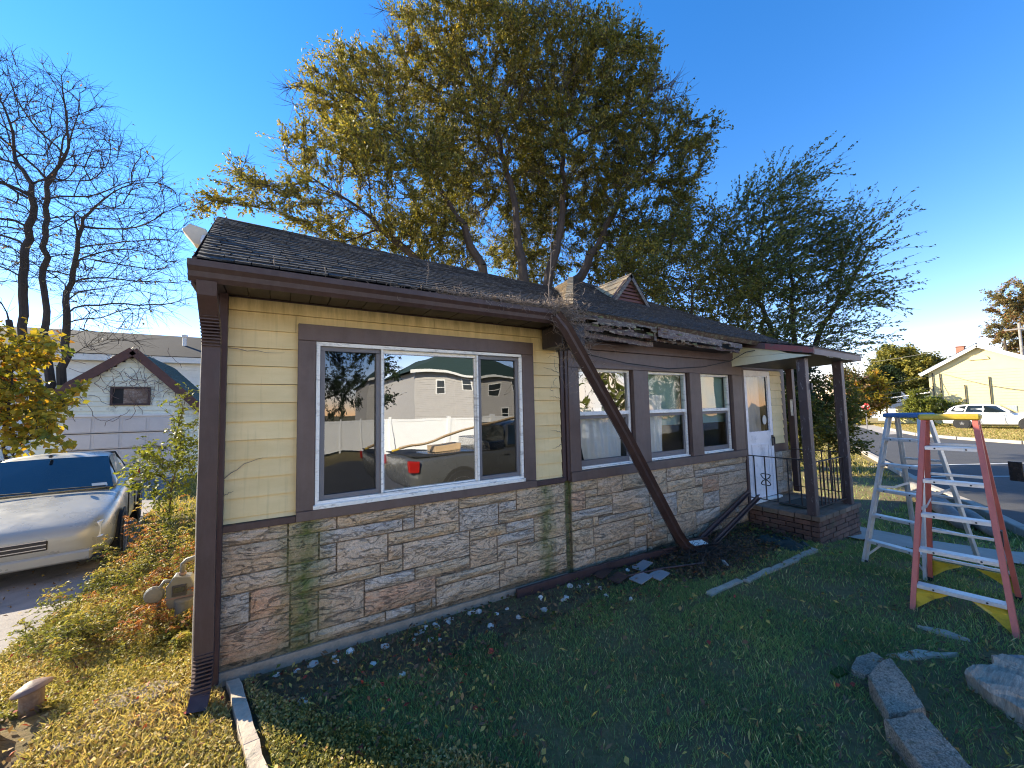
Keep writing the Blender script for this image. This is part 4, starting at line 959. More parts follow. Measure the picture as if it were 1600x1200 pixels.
tree('elm_tree', 'feathery dark green elm with long sprays reaching right beyond the porch', 'tree', [[(15.9, 6.7, -.35), (15.95, 6.7, 1.5), (16.02, 6.65, 4.3), (16.09, 6.61, 7.1)], [(16.0, 6.65, 2.6), (17.2, 5.8, 5.2), (17.8, 4.9, 7.0)], [(16.0, 6.65, 2.2), (14.9, 7.2, 5.5), (15.2, 7.0, 8.8)]],
     ELM, 'leaf_elm', 'bark_dark', 21, n_att=3600, step=.34, infl=1.9, kill=.40, tip=.008, ex=2.3, sprays=4, slen=1.45, lps=26, L=.105, Wd=.05, stem_r=.14, jit=.22, clump=(1.0, .10), toward=(.75, -.55, .22), tbias=(0, .95), droop=.15)
tree('locust_tree', 'yellow-green young tree between the oak and the elm behind the roof', 'tree', [[(12.1, 8.2, -.2), (12.0, 8.1, 3), (12.2, 8.0, 6.0)]], MIDTREE, 'leaf_yellowgreen', 'bark_brown', 31, n_att=1000, step=.34, infl=1.9, kill=.42,
     tip=.008, sprays=6, slen=.75, lps=15, L=.11, Wd=.055, tbias=(.0, .95))
for i, (sel, lab, mt) in enumerate(((slice(0, 2), 'dense dark bush seen between the two porch posts', 'leaf_dark'), (slice(2, 3), 'mid green bush standing low behind the porch railing', 'leaf_yellowgreen'), (slice(3, 5), 'loose bush with some yellow leaves behind the right porch post', 'leaf_yellowgreen'))):
    lo = SHRUB[sel]; bx, by = lo[0][0], lo[0][1]
    tree('garden_shrub', lab, 'bush', [[(bx, by, -.35), (bx, by, .5)]], lo, mt, 'bark_brown', 40 + i, n_att=300, step=.22, infl=1.5, kill=.28, tip=.006, sprays=6, slen=.5, lps=14, L=.10, Wd=.055, group='bushes behind the porch', tbias=(.05, .9))
# ---- bare tree on the left
q = BARESTEM; bb = (q[0][0], q[0][1], -.35)
barest = [[bb, q[0][:3]], [q[0][:3], q[2][:3], q[3][:3], q[4][:3]], [q[0][:3], q[5][:3], q[6][:3], q[7][:3]], [q[0][:3], q[8][:3], q[9][:3], q[10][:3]], [q[0][:3], q[11][:3]]]
tree('bare_tree', 'tall leafless tree with several dark stems beyond the parked sedan', 'tree', barest, BARE, 'leaf_russet', 'bark_dark', 52, n_att=4200, step=.34, infl=2.2, kill=.36, tip=.0085, ex=2.15, sprays=3, slen=.8, lps=1, L=.12, Wd=.07,
     rmax=.19, stem_r=.165, tbias=(.3, .7), droop=.5, up=.05, dens=lambda c, rg: rg.random(len(c)) < .07)
mb = (MAPLE[1][0], MAPLE[1][1], -.3)
tree('maple_sapling', 'yellow and orange leaved maple overhanging the parked sedan', 'tree', [[mb, (mb[0], mb[1], 1.4), MAPLE[0][:3]], [(mb[0], mb[1], .8), MAPLE[2][:3]]], MAPLE, 'leaf_maple', 'bark_dark', 61, n_att=420, step=.22, infl=1.6, kill=.26,
     tip=.006, sprays=4, slen=.38, lps=5, L=.16, Wd=.12, tbias=(.04, 1.0), droop=.5)
lb = (LEFTSHRUB[2][0], LEFTSHRUB[2][1], -.2)
tree('tall_shrub', 'slender yellow-green shrub standing between garage door and the brown downspout', 'bush', [[lb, (lb[0] + .05, lb[1], .8), LEFTSHRUB[0][:3], LEFTSHRUB[4][:3]]], LEFTSHRUB, 'leaf_bright', 'bark_brown', 71, n_att=300, step=.18, infl=1.2, kill=.24,
     tip=.004, sprays=5, slen=.3, lps=11, L=.07, Wd=.035, tbias=(.0, 1.0))
# ---- far trees
for nm, lab, lo, mt, sd, L_, na in (('autumn_tree', 'round green and rust coloured tree left of the yellow house gable', FART, 'leaf_oak', 81, .34, 420), ('yellow_tree', 'small bright yellow tree far down the side street', FARYEL, 'leaf_maple', 82, .26, 160),
                             ('mixed_tree', 'reddish green tree far off beside the outer porch post', FARMIX, 'leaf_russet', 83, .28, 200), ('distant_tree', 'tall thin-leaved tree rising above the yellow house at the right edge', FARR, 'leaf_russet', 84, .24, 260),
                             ('hedge_bush', 'clipped yellow-green bushes at the left corner of the yellow house', HEDGE, 'leaf_bright', 85, .16, 220), ('conifer', 'dark conifer in front of the rust coloured tree', CON, 'leaf_dark', 86, .2, 160)):
    b0 = (lo[-1][0], lo[-1][1], -.35)
    tree(nm, lab, 'tree' if nm != 'hedge_bush' else 'bush', [[b0, lo[-1][:3]]], lo, mt, 'bark_brown', sd, n_att=na, step=.6 if L_ > .2 else .35, infl=5, kill=.7 if L_ > .2 else .4, tip=.02, sprays=6, slen=1.0 if L_ > .2 else .5, lps=18, L=L_ * 1.1, Wd=L_ * .6, tbias=(.1, .95))
# ---- trees across the street behind the photographer, seen in the window glass
for k, (x, y, hgt, rr, mt, lab, lp) in enumerate(((1.6, -16.5, 8, 3.8, 'leaf_dark', 'broad dark tree beyond the white vinyl fence', 22), (-5, -20, 8, 3.6, 'leaf_russet', 'thin brown tree behind the left end of the white fence', 1), (30, -17, 6, 2.8, 'leaf_yellowgreen', 'yellow-green tree at far right end of the white fence', 8), (19, -11.2, 3.2, 1.8, 'leaf_bright', 'small willow-like tree in front of the white fence', 12))):
    lo = [(x, y, hgt - rr * .6, rr), (x + rr * .6, y + .5, hgt - rr * 1.1, rr * .7), (x - rr * .6, y - .5, hgt - rr, rr * .75)]
    tree('street_tree', lab, 'tree', [[(x, y, -.35), (x, y, hgt * .45)]], lo, mt, 'bark_dark', 90 + k, n_att=260, step=.55, infl=4, kill=.7, tip=.015, sprays=4, slen=.9, lps=lp, L=.2, Wd=.1, group='trees across the street')

# ================================================================ garage and white building on the left
GY = 18.0
G2 = thing('garage', 'small white clapboard garage with brown rake boards and a boarded gable window', 'garage', (-4.5, GY, -.3))
gl, gr, pkx, pkz, ez = -6.45, -2.35, -4.16, 3.98, 1.95
MB().add([(gl, GY + .1, -.4), (gr, GY + .1, -.4), (gr, GY + .1, 1.95), (pkx, GY + .1, 3.85), (gl, GY + .1, 2.05), (gl, GY + 6, -.4), (gr, GY + 6, -.4), (gr, GY + 6, 1.95), (pkx, GY + 6, 3.85), (gl, GY + 6, 2.05)],
         [(0, 1, 2, 3, 4), (9, 8, 7, 6, 5), (0, 4, 9, 5), (1, 6, 7, 2)]).build('wall', 'shed_cream', G2)
z = -.3
while z < 3.75:
    za = z + .005; zb = min(z + .165, 3.8)
    if zb > 1.95: xa = gl + (za - 2.05) / (3.85 - 2.05) * (pkx - gl) if za > 2.05 else gl; xb = gr - (za - 1.95) / 1.9 * (gr - pkx) if za > 1.95 else gr
    else: xa, xb = gl, gr
    segs = [(xa, xb)]
    if za < 1.84: segs = [(xa, -5.78), (-3.08, xb)]
    elif 2.2 < zb and za < 2.82: segs = [(xa, -4.72), (-3.72, xb)]
    for s0, s1 in segs:
        if s1 - s0 > .12: clapm = MB().add([(s0, GY + .06, za), (s1, GY + .06, za), (s1, GY + .1, za), (s0, GY + .1, za), (s0 + (.1 if zb > 2 else 0), GY + .085, zb), (s1 - (.1 if zb > 2 else 0), GY + .085, zb), (s1, GY + .1, zb), (s0, GY + .1, zb)],
                 [(0, 3, 2, 1), (4, 5, 6, 7), (0, 1, 5, 4), (1, 2, 6, 5), (2, 3, 7, 6), (3, 0, 4, 7)]).build('clapboard', 'shed_cream', G2)
    z += .165
MB().box(-5.80, -3.06, GY + .03, GY + .06, 1.83, 1.90).build('door_header', 'shed_white', G2)
gd = MB().box(-5.78, -3.08, GY + .07, GY + .10, -.35, 1.83).build('garage_door', 'garage_door', G2)
for r_ in range(4):
    for c_ in range(4):
        MB().box(-5.74 + .67 * c_, -5.14 + .67 * c_, GY + .05, GY + .07, -.27 + .53 * r_, .17 + .53 * r_).build('door_panel', 'garage_door', gd, bevel=.012)
for r_ in range(1, 4): MB().box(-5.78, -3.08, GY + .045, GY + .07, -.315 + .53 * r_, -.295 + .53 * r_).build('door_joint', 'black_rubber', gd)
gw = frame('gable_window', 'trim_brown', -4.72, -3.72, 2.2, 2.82, GY + .02, GY + .1, .06, G2)
MB().box(-4.40, -3.78, GY + .06, GY + .08, 2.26, 2.76).build('board', 'rust_metal', gw)
MB().box(-4.66, -4.40, GY + .07, GY + .09, 2.26, 2.76).build('opening', 'black_rubber', gw)
MB().bar((gl - .42, GY - .16, 1.76), (pkx, GY - .16, 4.04), .05, .26, (0, 0, 1)).build('rake_board', 'rake_redbrown', G2); MB().bar((gr + .42, GY - .16, 1.64), (pkx, GY - .16, 4.04), .05, .26, (0, 0, 1)).build('rake_board', 'rake_redbrown', G2)
roof_plane([(gl - .4, GY + 6.2, 1.84), (gl - .4, GY - .1, 1.84), (pkx, GY - .1, 4.10), (pkx, GY + 6.2, 4.10)], 'shingle_dark', 'trim_brown', .18, par=G2, tabw=.4)
roof_plane([(gr + .4, GY - .1, 1.72), (gr + .4, GY + 6.2, 1.72), (pkx, GY + 6.2, 4.10), (pkx, GY - .1, 4.10)], 'shingle_green', 'trim_brown', .18, par=G2, tabw=.4)
WB = thing('white_building', 'long white building with dark shingle roof and vent pipes behind the garage', 'building', (-9, 27, -.3))
MB().box(-17, -1.0, 27, 35, -.4, 4.7).build('wall', 'shed_white', WB)
MB().box(-17.3, -.7, 26.55, 26.7, 4.62, 4.92).build('gutter', 'far_white', WB)
for i in range(26):
    MB().box(-17, -1.0, 26.97, 27.0, -.3 + .19 * i + .01, -.3 + .19 * i + .175).build('clapboard', 'shed_white', WB)
MB().add([(-17.4, 26.5, 4.95), (-.6, 26.5, 4.95), (-.6, 31, 6.75), (-17.4, 31, 6.75), (-.6, 35.5, 4.95), (-17.4, 35.5, 4.95)], [(0, 1, 2, 3), (3, 2, 4, 5)]).build('roof', 'roof_far', WB, fix=False)
MB().lathe([(.09, 0), (.09, .55), (.15, .56), (.15, .68), (.03, .72)], (-4.55, 28.8, 5.8), 10).build('vent_pipe', 'far_white', WB)
MB().lathe([(.14, 0), (.10, .12), (.10, .22), (.17, .23), (.10, .32)], (-3.35, 27.8, 5.4), 10).build('vent_cap', 'far_white', WB)

# ================================================================ yellow house and things across the street
YH = thing('yellow_house', 'pale yellow house with white rake boards and a brick chimney beyond the street', 'house', (50, 7.5, -.35))
MB().add([(50, 10.45, -.4), (50, 4.4, -.4), (50, 4.4, 4.5), (50, 7.46, 6.1), (50, 10.45, 4.3), (60, 10.45, -.4), (60, 4.4, -.4), (60, 4.4, 4.5), (60, 7.46, 6.1), (60, 10.45, 4.3)],
         [(0, 1, 2, 3, 4), (9, 8, 7, 6, 5), (0, 4, 9, 5), (1, 6, 7, 2)]).build('wall', 'far_yellow', YH)
for i in range(20):
    MB().box(49.97, 50, 4.4, 10.45, -.35 + .235 * i + .012, -.35 + .235 * (i + 1)).build('siding_board', 'far_yellow', YH)
MB().bar((49.7, 10.95, 4.05), (49.7, 7.46, 6.25), .12, .3).bar((49.7, 3.9, 4.2), (49.7, 7.46, 6.25), .12, .3).build('rake_board', 'far_white', YH)
MB().add([(49.6, 11.0, 4.2), (49.6, 7.46, 6.42), (60, 7.46, 6.42), (60, 11.0, 4.2), (49.6, 3.8, 4.3), (60, 3.8, 4.3)], [(0, 1, 2, 3), (1, 4, 5, 2)]).build('roof', 'shingle_dark', YH, fix=False)
MB().box(53, 53.6, 8.7, 9.2, 5.2, 6.55).box(52.95, 53.65, 8.65, 9.25, 6.55, 6.62).build('chimney', 'brick_far', YH)
w_ = MB().box(49.93, 49.97, 6.35, 7.35, .55, 1.15).build('window', 'far_white', YH); MB().box(49.91, 49.93, 6.42, 6.82, .6, 1.1).build('pane', 'car_glass', w_); MB().box(49.91, 49.93, 6.88, 7.28, .6, 1.1).build('pane', 'car_glass', w_)
MB().box(49.93, 49.97, 5.75, 6.3, .5, 1.2).build('shutter', 'shutter_grey', YH); MB().box(49.93, 49.97, 7.4, 7.95, .5, 1.2).build('shutter', 'shutter_grey', YH)
m = MB(); pts = [(7.46 + .55 * math.cos(math.pi * i / 10), 5.05 + .42 * math.sin(math.pi * i / 10)) for i in range(11)]
m.add([(49.92, a, b) for a, b in pts] + [(49.97, a, b) for a, b in pts], [tuple(range(11)), tuple(range(21, 10, -1))] + [(i, (i + 1) % 11, (i + 1) % 11 + 11, i + 11) for i in range(11)]).build('half_round_vent', 'far_yellow', YH)
for y_, z1 in ((10.2, 4.2), (9.75, 4.1), (8.35, 3.0), (7.0, 3.6)):
    MB().tube([(49.9, y_, .2), (49.9, y_, z1)], .035, 6).build('conduit', 'black_iron', YH)
LW = thing('low_wing', 'low yellow side wing with white sloping fascia left of the yellow house', 'building', (50, 11.5, -.35))
MB().add([(50.3, 10.5, -.4), (50.3, 12.9, -.4), (50.3, 12.9, 1.2), (50.3, 10.5, 1.9), (56, 10.5, -.4), (56, 12.9, -.4), (56, 12.9, 1.2), (56, 10.5, 1.9)], [(0, 1, 2, 3), (7, 6, 5, 4), (1, 5, 6, 2), (3, 2, 6, 7)]).build('wall', 'far_yellow', LW)
MB().bar((50.1, 10.45, 2.1), (50.1, 13.1, 1.3), .1, .25).bar((50.1, 10.45, 2.5), (50.1, 13.1, 2.1), .08, .12).build('fascia', 'far_white', LW)
MB().add([(50.1, 10.45, 2.25), (50.1, 13.1, 1.5), (56, 13.1, 1.5), (56, 10.45, 2.25)], [(0, 1, 2, 3)]).build('roof', 'shingle_dark', LW, fix=False)
SH = thing('white_shed', 'small white shed with pale roof far down the side street', 'shed', (58, 15, -.35))
MB().box(58, 61, 14.6, 16.4, -.4, .75).build('wall', 'shed_white', SH); MB().box(57.9, 61.1, 14.5, 16.5, .75, .9).build('roof', 'far_white', SH)
BH = thing('blue_grey_house', 'pale blue-grey low house half hidden beyond the stop sign', 'house', (66, 19, -.35))
MB().box(66, 74, 17.5, 21.5, -.4, 1.7).build('wall', 'shutter_grey', BH); MB().add([(65.6, 17.2, 1.7), (65.6, 21.8, 1.7), (70, 21.8, 3.0), (70, 17.2, 3.0), (74.4, 17.2, 1.7), (74.4, 21.8, 1.7)], [(0, 1, 2, 3), (3, 2, 5, 4), (0, 3, 4)]).build('roof', 'far_white', BH)
# stop sign
SG = thing('stop_sign', 'red octagonal stop sign on a post at the far corner', 'traffic sign', (39.5, 11.85, -.35))
MB().bar((39.5, 11.85, -.35), (39.5, 11.85, 1.62), .06, .06, (0, 1, 0)).build('post', 'sash_grey', SG)
o8 = [(11.85 + .28 * math.cos(math.pi / 8 + math.pi / 4 * i), 1.40 + .28 * math.sin(math.pi / 8 + math.pi / 4 * i)) for i in range(8)]
bd = MB().add([(39.45, a, b) for a, b in o8] + [(39.47, a, b) for a, b in o8], [tuple(range(8)), tuple(range(15, 7, -1))] + [(i, (i + 1) % 8, (i + 1) % 8 + 8, i + 8) for i in range(8)]).build('sign_face', 'sign_red', SG)
fc = bpy.data.curves.new('lettering', 'FONT'); fc.body = 'STOP'; fc.size = .21; fc.align_x = 'CENTER'; fc.align_y = 'CENTER'; fc.extrude = .004; fc.materials.append(MATS['far_white'])
ft = bpy.data.objects.new('lettering_text', fc); C.objects.link(ft); bpy.context.view_layer.update(); me_ = bpy.data.meshes.new_from_object(ft); bpy.data.objects.remove(ft); fo = bpy.data.objects.new('lettering', me_); C.objects.link(fo); fo.rotation_euler = (R(90), 0, R(-90)); fo.parent = bd; fo.location = (39.44 - 39.5, 0, 1.40 + .35)
# wires and pole
UP = thing('utility_pole', 'wooden utility pole beyond the yellow house roof', 'utility pole', (66, 6.9, -.35))
MB().tube([(66, 6.9, -.35), (66, 6.9, 9.6)], [.16, .11], 10).build('pole', 'old_log', UP, smooth=True); MB().box(65.9, 66.1, 5.9, 7.9, 8.9, 9.05).build('crossarm', 'old_log', UP)
for i, (a, b) in enumerate((((49.8, 10.0, 4.0), (43, 16.5, 2.9)), ((49.8, 10.3, 2.9), (43, 16.5, 2.2)), ((49.8, 10.2, 2.6), (43, 16.5, 1.9)), ((54, 9.2, 6.6), (66, 24, 6.8)), ((49.85, 9.6, 4.1), (49.85, 4.5, 2.2)))):
    a, b = Vector(a), Vector(b); pts = [a.lerp(b, t / 8) - Vector((0, 0, .25 * math.sin(math.pi * t / 8))) for t in range(9)]
    o = MB().tube(pts, .022, 4).build('overhead_wire', 'meter_grey')
    tag(o, ['highest service wire running left from the yellow house corner', 'middle wire left of yellow house crossing the rust tree', 'lowest wire left of the yellow house crossing the tree', 'thin wire high behind the brick chimney', 'cable sloping down across the yellow gable wall'][i], 'wire', 'overhead wires')
# ---- across the street behind the photographer
VF = thing('vinyl_fence', 'tall white vinyl privacy fence across the street behind the photographer', 'fence', (0, -13.4, -.35))
for i in range(18):
    x = -9 + 2.4 * i
    MB().box(x - .07, x + .07, -13.47, -13.33, -.4, 1.5).build('fence_post', 'vinyl_white', VF); MB().box(x + .07, x + 2.33, -13.42, -13.38, -.25, 1.38).box(x + .07, x + 2.33, -13.44, -13.36, 1.3, 1.4).build('fence_panel', 'vinyl_white', VF)
GH = thing('grey_house', 'two storey grey house with green hip roof beyond the white fence', 'house', (16, -34, -.35))
MB().box(13, 30, -46, -34, -.4, 5.6).build('wall', 'far_grey_house', GH)
MB().add([(12.4, -33.4, 5.6), (30.6, -33.4, 5.6), (30.6, -46.6, 5.6), (12.4, -46.6, 5.6), (18.5, -40, 8.6), (24.5, -40, 8.6)], [(0, 1, 5, 4), (1, 2, 5), (2, 3, 4, 5), (3, 0, 4)]).build('roof', 'shingle_green', GH, fix=False)
MB().box(12.3, 30.7, -33.4, -33.25, 5.4, 5.65).build('gutter', 'far_white', GH)
for i in range(26): MB().add([(13, -33.95, -.3 + .22 * i), (30, -33.95, -.3 + .22 * i), (30, -34, -.3 + .22 * i), (13, -34, -.3 + .22 * i), (13, -33.985, -.085 + .22 * i), (30, -33.985, -.085 + .22 * i)], [(0, 1, 5, 4), (0, 3, 2, 1)]).build('siding_board', 'far_grey_house', GH)
for x, z in ((14.5, 3.4), (17.6, 3.9), (20.5, 3.4), (23.5, 3.9), (26.5, 3.6), (22, .7), (23.6, .7)):
    f = MB().box(x, x + 1.1, -34, -33.93, z, z + 1.4).build('window', 'far_white', GH); MB().box(x + .12, x + .98, -33.93, -33.91, z + .1, z + .64).box(x + .12, x + .98, -33.93, -33.91, z + .72, z + 1.28).build('pane', 'car_glass', f)

for k, (x0, x1, y1, col, lab) in enumerate(((-17, 0.8, -17.0, 'shed_white', 'added unseen cream two storey house bouncing sunlight, left of the dark tree'), (-37, -21, -18.5, 'shed_cream', 'added unseen pale house bouncing sunlight, far left across the street'))):
    NH = thing('added_bounce_house', lab, 'house', (x0, y1, -.35), 'added sunlight-bouncing houses across the street')  # unseen houses added to reflect warm sunlight onto the shaded wall
    MB().box(x0, x1, y1 - 8, y1, -.4, 5.8).build('wall', col, NH)
    ym = y1 - 4
    MB().add([(x0 - .5, y1 + .5, 5.7), (x1 + .5, y1 + .5, 5.7), (x1 + .5, y1 - 8.5, 5.7), (x0 - .5, y1 - 8.5, 5.7), (x0 - .5, ym, 8.4), (x1 + .5, ym, 8.4)], [(0, 1, 5, 4), (2, 3, 4, 5), (1, 2, 5), (3, 0, 4)]).build('roof', 'shingle_dark', NH, fix=False)
    for i in range(4):
        for z in (.6, 3.5):
            xx = x0 + 2 + i * (x1 - x0 - 4) / 3 - .6
            if z < 1 and i == 1: MB().box(xx, xx + 1.0, y1, y1 + .06, -.2, 1.9).build('door', 'trim_brown', NH); continue
            f = MB().box(xx, xx + 1.1, y1, y1 + .06, z, z + 1.4).build('window', 'far_white', NH); MB().box(xx + .1, xx + 1.0, y1 + .06, y1 + .07, z + .1, z + 1.3).build('pane', 'car_glass', f)
WSTONES = [(0.03,3.20,0.022),(0.15,3.17,0.023),(0.25,3.19,0.031),(0.39,3.20,0.019),(0.39,3.13,0.028),(0.73,3.12,0.030),(0.61,2.96,0.021),(0.94,3.09,0.019),(0.98,3.15,0.022),(1.02,3.15,0.029),(1.04,3.01,0.027),(1.10,2.98,0.020),(1.15,3.20,0.025),(1.15,3.15,0.029),(1.25,3.20,0.025),(1.25,3.17,0.028),(1.54,3.18,0.033),(1.52,2.93,0.029),(1.65,3.06,0.024),(1.77,3.09,0.021),(1.78,2.91,0.024),(2.14,3.10,0.026),(2.31,2.94,0.032),(0.17,2.82,0.030),(0.75,2.73,0.023),(0.50,3.20,0.033),(1.07,3.20,0.026),(1.47,3.20,0.029),(2.12,3.06,0.020),(2.34,2.98,0.020),(2.69,3.05,0.021),(2.72,2.92,0.032),(2.57,3.06,0.029),(2.51,3.12,0.032),(3.26,3.07,0.028),(3.40,3.10,0.025),(2.66,2.78,0.026),(2.80,2.61,0.027),(3.43,3.04,0.032),(2.27,2.94,0.025),(2.03,2.89,0.032),(1.29,3.20,0.028),(1.51,3.20,0.031)]

# ================================================================ fallen gutter pieces and debris by the wall
ug = [(-.062, .055), (-.062, .02), (-.045, -.045), (.04, -.045), (.062, 0), (.055, .02), (.066, .055), (.058, .055), (.048, .018), (.055, 0), (.034, -.037), (-.038, -.037), (-.054, .02), (-.054, .055)]
ug = [(a * 1.22, b * 1.1) for a, b in ug]
FG = thing('fallen_gutter', 'long brown gutter broken from the eave, slanting down across the porch windows', 'gutter', (2.25, 2.82, 2.6))
swept(ug, [(2.20, 2.84, 2.615), (2.30, 2.82, 2.50), (3.1, 2.90, 1.49), (3.95, 2.98, .33), (4.10, 3.0, .15), (4.22, 3.0, .075), (4.36, 2.99, .06), (4.62, 2.95, .045)],
      [(.6, -.55, .6)] * 4 + [(.5, -.35, .8), (.1, -.3, 1), (0, -.2, 1), (0, -.2, 1)]).build('gutter_channel', 'gutter_brown', FG)
swept([(-.055, .0), (.05, .0), (.05, .028), (-.055, .028)], [(4.16, 3.0, .10), (4.3, 2.99, .085), (4.5, 2.97, .07)], (0, -.2, 1)).build('end_piece', 'white_peeling', FG)
m = MB()
for i in range(5):
    p = Vector((2.3, 2.82, 2.5)).lerp(Vector((3.95, 2.98, .33)), (i + .6) / 5.4); m.bar(p + Vector((-.05, .0, -.03)), p + Vector((.055, -.02, .035)), .012, .006)
m.build('hanger_straps', 'trim_brown', FG, kind='stuff')
ug2 = [(-.028, .02), (-.028, -.02), (.028, -.02), (.028, .02), (.018, .02), (.018, -.010), (-.018, -.010), (-.018, .02)]
for a, b, lab in (((5.98, 3.20, .47), (4.60, 3.13, .04), 'dark channel nearest the stone wall leaning up against the porch step'), ((6.02, 3.08, .42), (4.72, 2.99, .04), 'second dark channel lying parallel to the one by the wall')):
    o = swept(ug2, [a, ((a[0] + b[0]) / 2, (a[1] + b[1]) / 2 + .01, (a[2] + b[2]) / 2 - .012), b], (.2, -.9, .35)).build('leaning_channel', 'trim_brown'); tag(o, lab, 'gutter')
o = MB().bar((1.95, 3.215, .035), (3.1, 3.17, .055), .03, .085).bar((3.1, 3.17, .055), (4.1, 3.08, .05), .03, .08).build('fallen_board', 'trim_brown', bevel=.003); tag(o, 'long dark brown trim board lying along the foot of the stone wall', 'board')
for i, (x, y, rz, sx, sy, mt, lab) in enumerate(((2.93, 3.10, .3, .22, .12, 'gutter_brown', 'dark red-brown metal scrap leaning on the fallen board, nearer the wall'), (2.98, 2.93, .25, .20, .13, 'gutter_brown', 'dark red-brown metal scrap on the leaves, farther from the wall'),
        (3.16, 2.80, .1, .20, .15, 'slate_tile', 'bluish grey tile lying flat, left one of the adjoining pair'), (3.37, 2.75, .1, .19, .15, 'slate_tile', 'bluish grey tile lying flat, right one of the adjoining pair'), (3.42, 3.0, .2, .24, .12, 'slate_tile', 'pale blue-grey tile between the thin rod and the wall'), (4.2, 2.55, .9, .1, .04, 'walk_concrete', 'small pale chip on the lawn just right of the debris'))):
    c, s = math.cos(rz), math.sin(rz); pt = [(x + c * a * sx - s * b * sy, y + s * a * sx + c * b * sy) for a, b in ((-.5, -.5), (.5, -.45), (.52, .5), (-.46, .5))]; zz = gz(x, y) + .015
    m = MB().add([(p[0], p[1], zz + (.03 if k in (1, 2) else .012)) for k, p in enumerate(pt)] + [(p[0], p[1], zz + (.04 if k in (1, 2) else .022)) for k, p in enumerate(pt)], [(0, 3, 2, 1), (4, 5, 6, 7), (0, 1, 5, 4), (1, 2, 6, 5), (2, 3, 7, 6), (3, 0, 4, 7)])
    tag(m.build('broken_tile' if mt == 'slate_tile' else 'scrap', mt), lab, 'tile' if mt == 'slate_tile' else 'scrap')
o = MB().tube([(2.98, 2.93, .04), (3.5, 2.80, .06), (4.0, 2.66, .05)], .010, 6).build('thin_rod', 'trim_brown', smooth=True); tag(o, 'thin brown rod lying over the tiles beside the debris heap', 'rod')
# crumpled dark cloth by the step
rg2 = random.Random(5); m = MB(); k = 9; vs = []
for j in range(k + 1):
    for i in range(k + 1):
        x = 5.33 + .42 * i / k + rg2.uniform(-.02, .02); y = 2.86 - .5 * j / k + rg2.uniform(-.02, .02); e = min(i, k - i, j, k - j)
        vs.append((x, y, gz(x, y) + .01 + (rg2.uniform(.0, .07) if e else 0)))
m.add(vs, [(j * (k + 1) + i, j * (k + 1) + i + 1, (j + 1) * (k + 1) + i + 1, (j + 1) * (k + 1) + i) for j in range(k) for i in range(k)])
tag(m.build('crumpled_cloth', 'doormat', fix=False), 'crumpled black cloth lying on leaves in front of the brick step', 'cloth')
# rocks
def rock(x, y, s, mat, name='white_stone', sq=.65, seed=0, par=None, emb=.25, zr=0.0):
    rg = random.Random(seed); bm = bmesh.new(); bmesh.ops.create_icosphere(bm, subdivisions=1 if s < .06 else 2, radius=1)
    sx, sy = rg.uniform(.75, 1.3), rg.uniform(.7, 1.1); a = rg.uniform(0, 6.28)
    for v in bm.verts:
        n_ = 1 + rg.uniform(-.22, .22); q = Vector((v.co.x * sx * n_, v.co.y * sy * n_, max(v.co.z, -.6) * sq * n_)); q.rotate(Matrix.Rotation(a, 3, 'Z')); v.co = q * s
    me = bpy.data.meshes.new(name); bm.to_mesh(me); bm.free(); me.materials.append(MATS[mat])
    o = bpy.data.objects.new(name, me); C.objects.link(o); o.location = (x, y, gz(x, y) + s * sq * (1 - emb) - s * sq * .5 + zr); return o
for i, (px, py, s) in enumerate(WSTONES):
    tag(rock(px, py, s * 1.05, 'white_rock', seed=i), 'small white stone on the dark soil along the foundation', 'stone', 'white stones along the foundation')
for i, (x, y, s, lab) in enumerate(((4.78, 2.86, .055, 'pale rounded stone between the bent gutter end and the porch'), (4.13, .58, .10, 'grey boulder behind the weathered stump at the right edge'))):
    tag(rock(x, y, s, 'white_rock' if i == 0 else 'grey_rock', 'garden_rock', seed=50 + i), lab, 'stone')
# vine and twigs clogging the gutter joint
def squiggles(name, n, cx, sx, cy, sy, cz, sz, ln, rad, mat, seed, lab, cat):
    rg = random.Random(seed); A, B, ra = [], [], []
    for i in range(n):
        p = Vector((rg.gauss(cx, sx), rg.gauss(cy, sy), rg.gauss(cz, sz))); d = Vector((rg.gauss(0, 1), rg.gauss(0, .7), rg.gauss(0, .7))).normalized(); L_ = ln * rg.uniform(.4, 1.3)
        for s in range(5):
            q = p + d * L_ / 5; A.append(tuple(p)); B.append(tuple(q)); ra.append(rad * (1 - s * .15)); p = q; d = (d + Vector((rg.gauss(0, .5), rg.gauss(0, .5), rg.gauss(-.1, .5)))).normalized()
    V = edges_mesh(name, A, B, np.array(ra), np.array(ra) * .85, mat, None, 3)
    o = np_mesh(name, V, 4, mat); o['kind'] = 'stuff'; o['label'] = lab; o['category'] = cat; return o
squiggles('dead_vine', 420, 2.30, .075, 2.85, .04, 2.665, .05, .17, .0030, 'dead_vine', 1, 'tangle of dried grass and vines clogging the gutter joint', 'dead plants')
squiggles('gutter_litter', 900, 1.75, .38, 2.85, .022, 2.685, .014, .10, .0026, 'dead_vine', 2, 'dry twigs and needles spilling along the gutter edge', 'debris')
squiggles('hanging_roots', 260, 2.52, .13, 2.87, .03, 2.40, .20, .17, .0026, 'dead_vine', 3, 'dry strands hanging down along the upper part of the fallen gutter', 'dead plants')
squiggles('debris_heap', 700, 4.35, .30, 2.78, .17, .05, .03, .14, .004, 'bark_dark', 4, 'heap of rotten twigs and leaves under the fallen gutter end', 'debris')
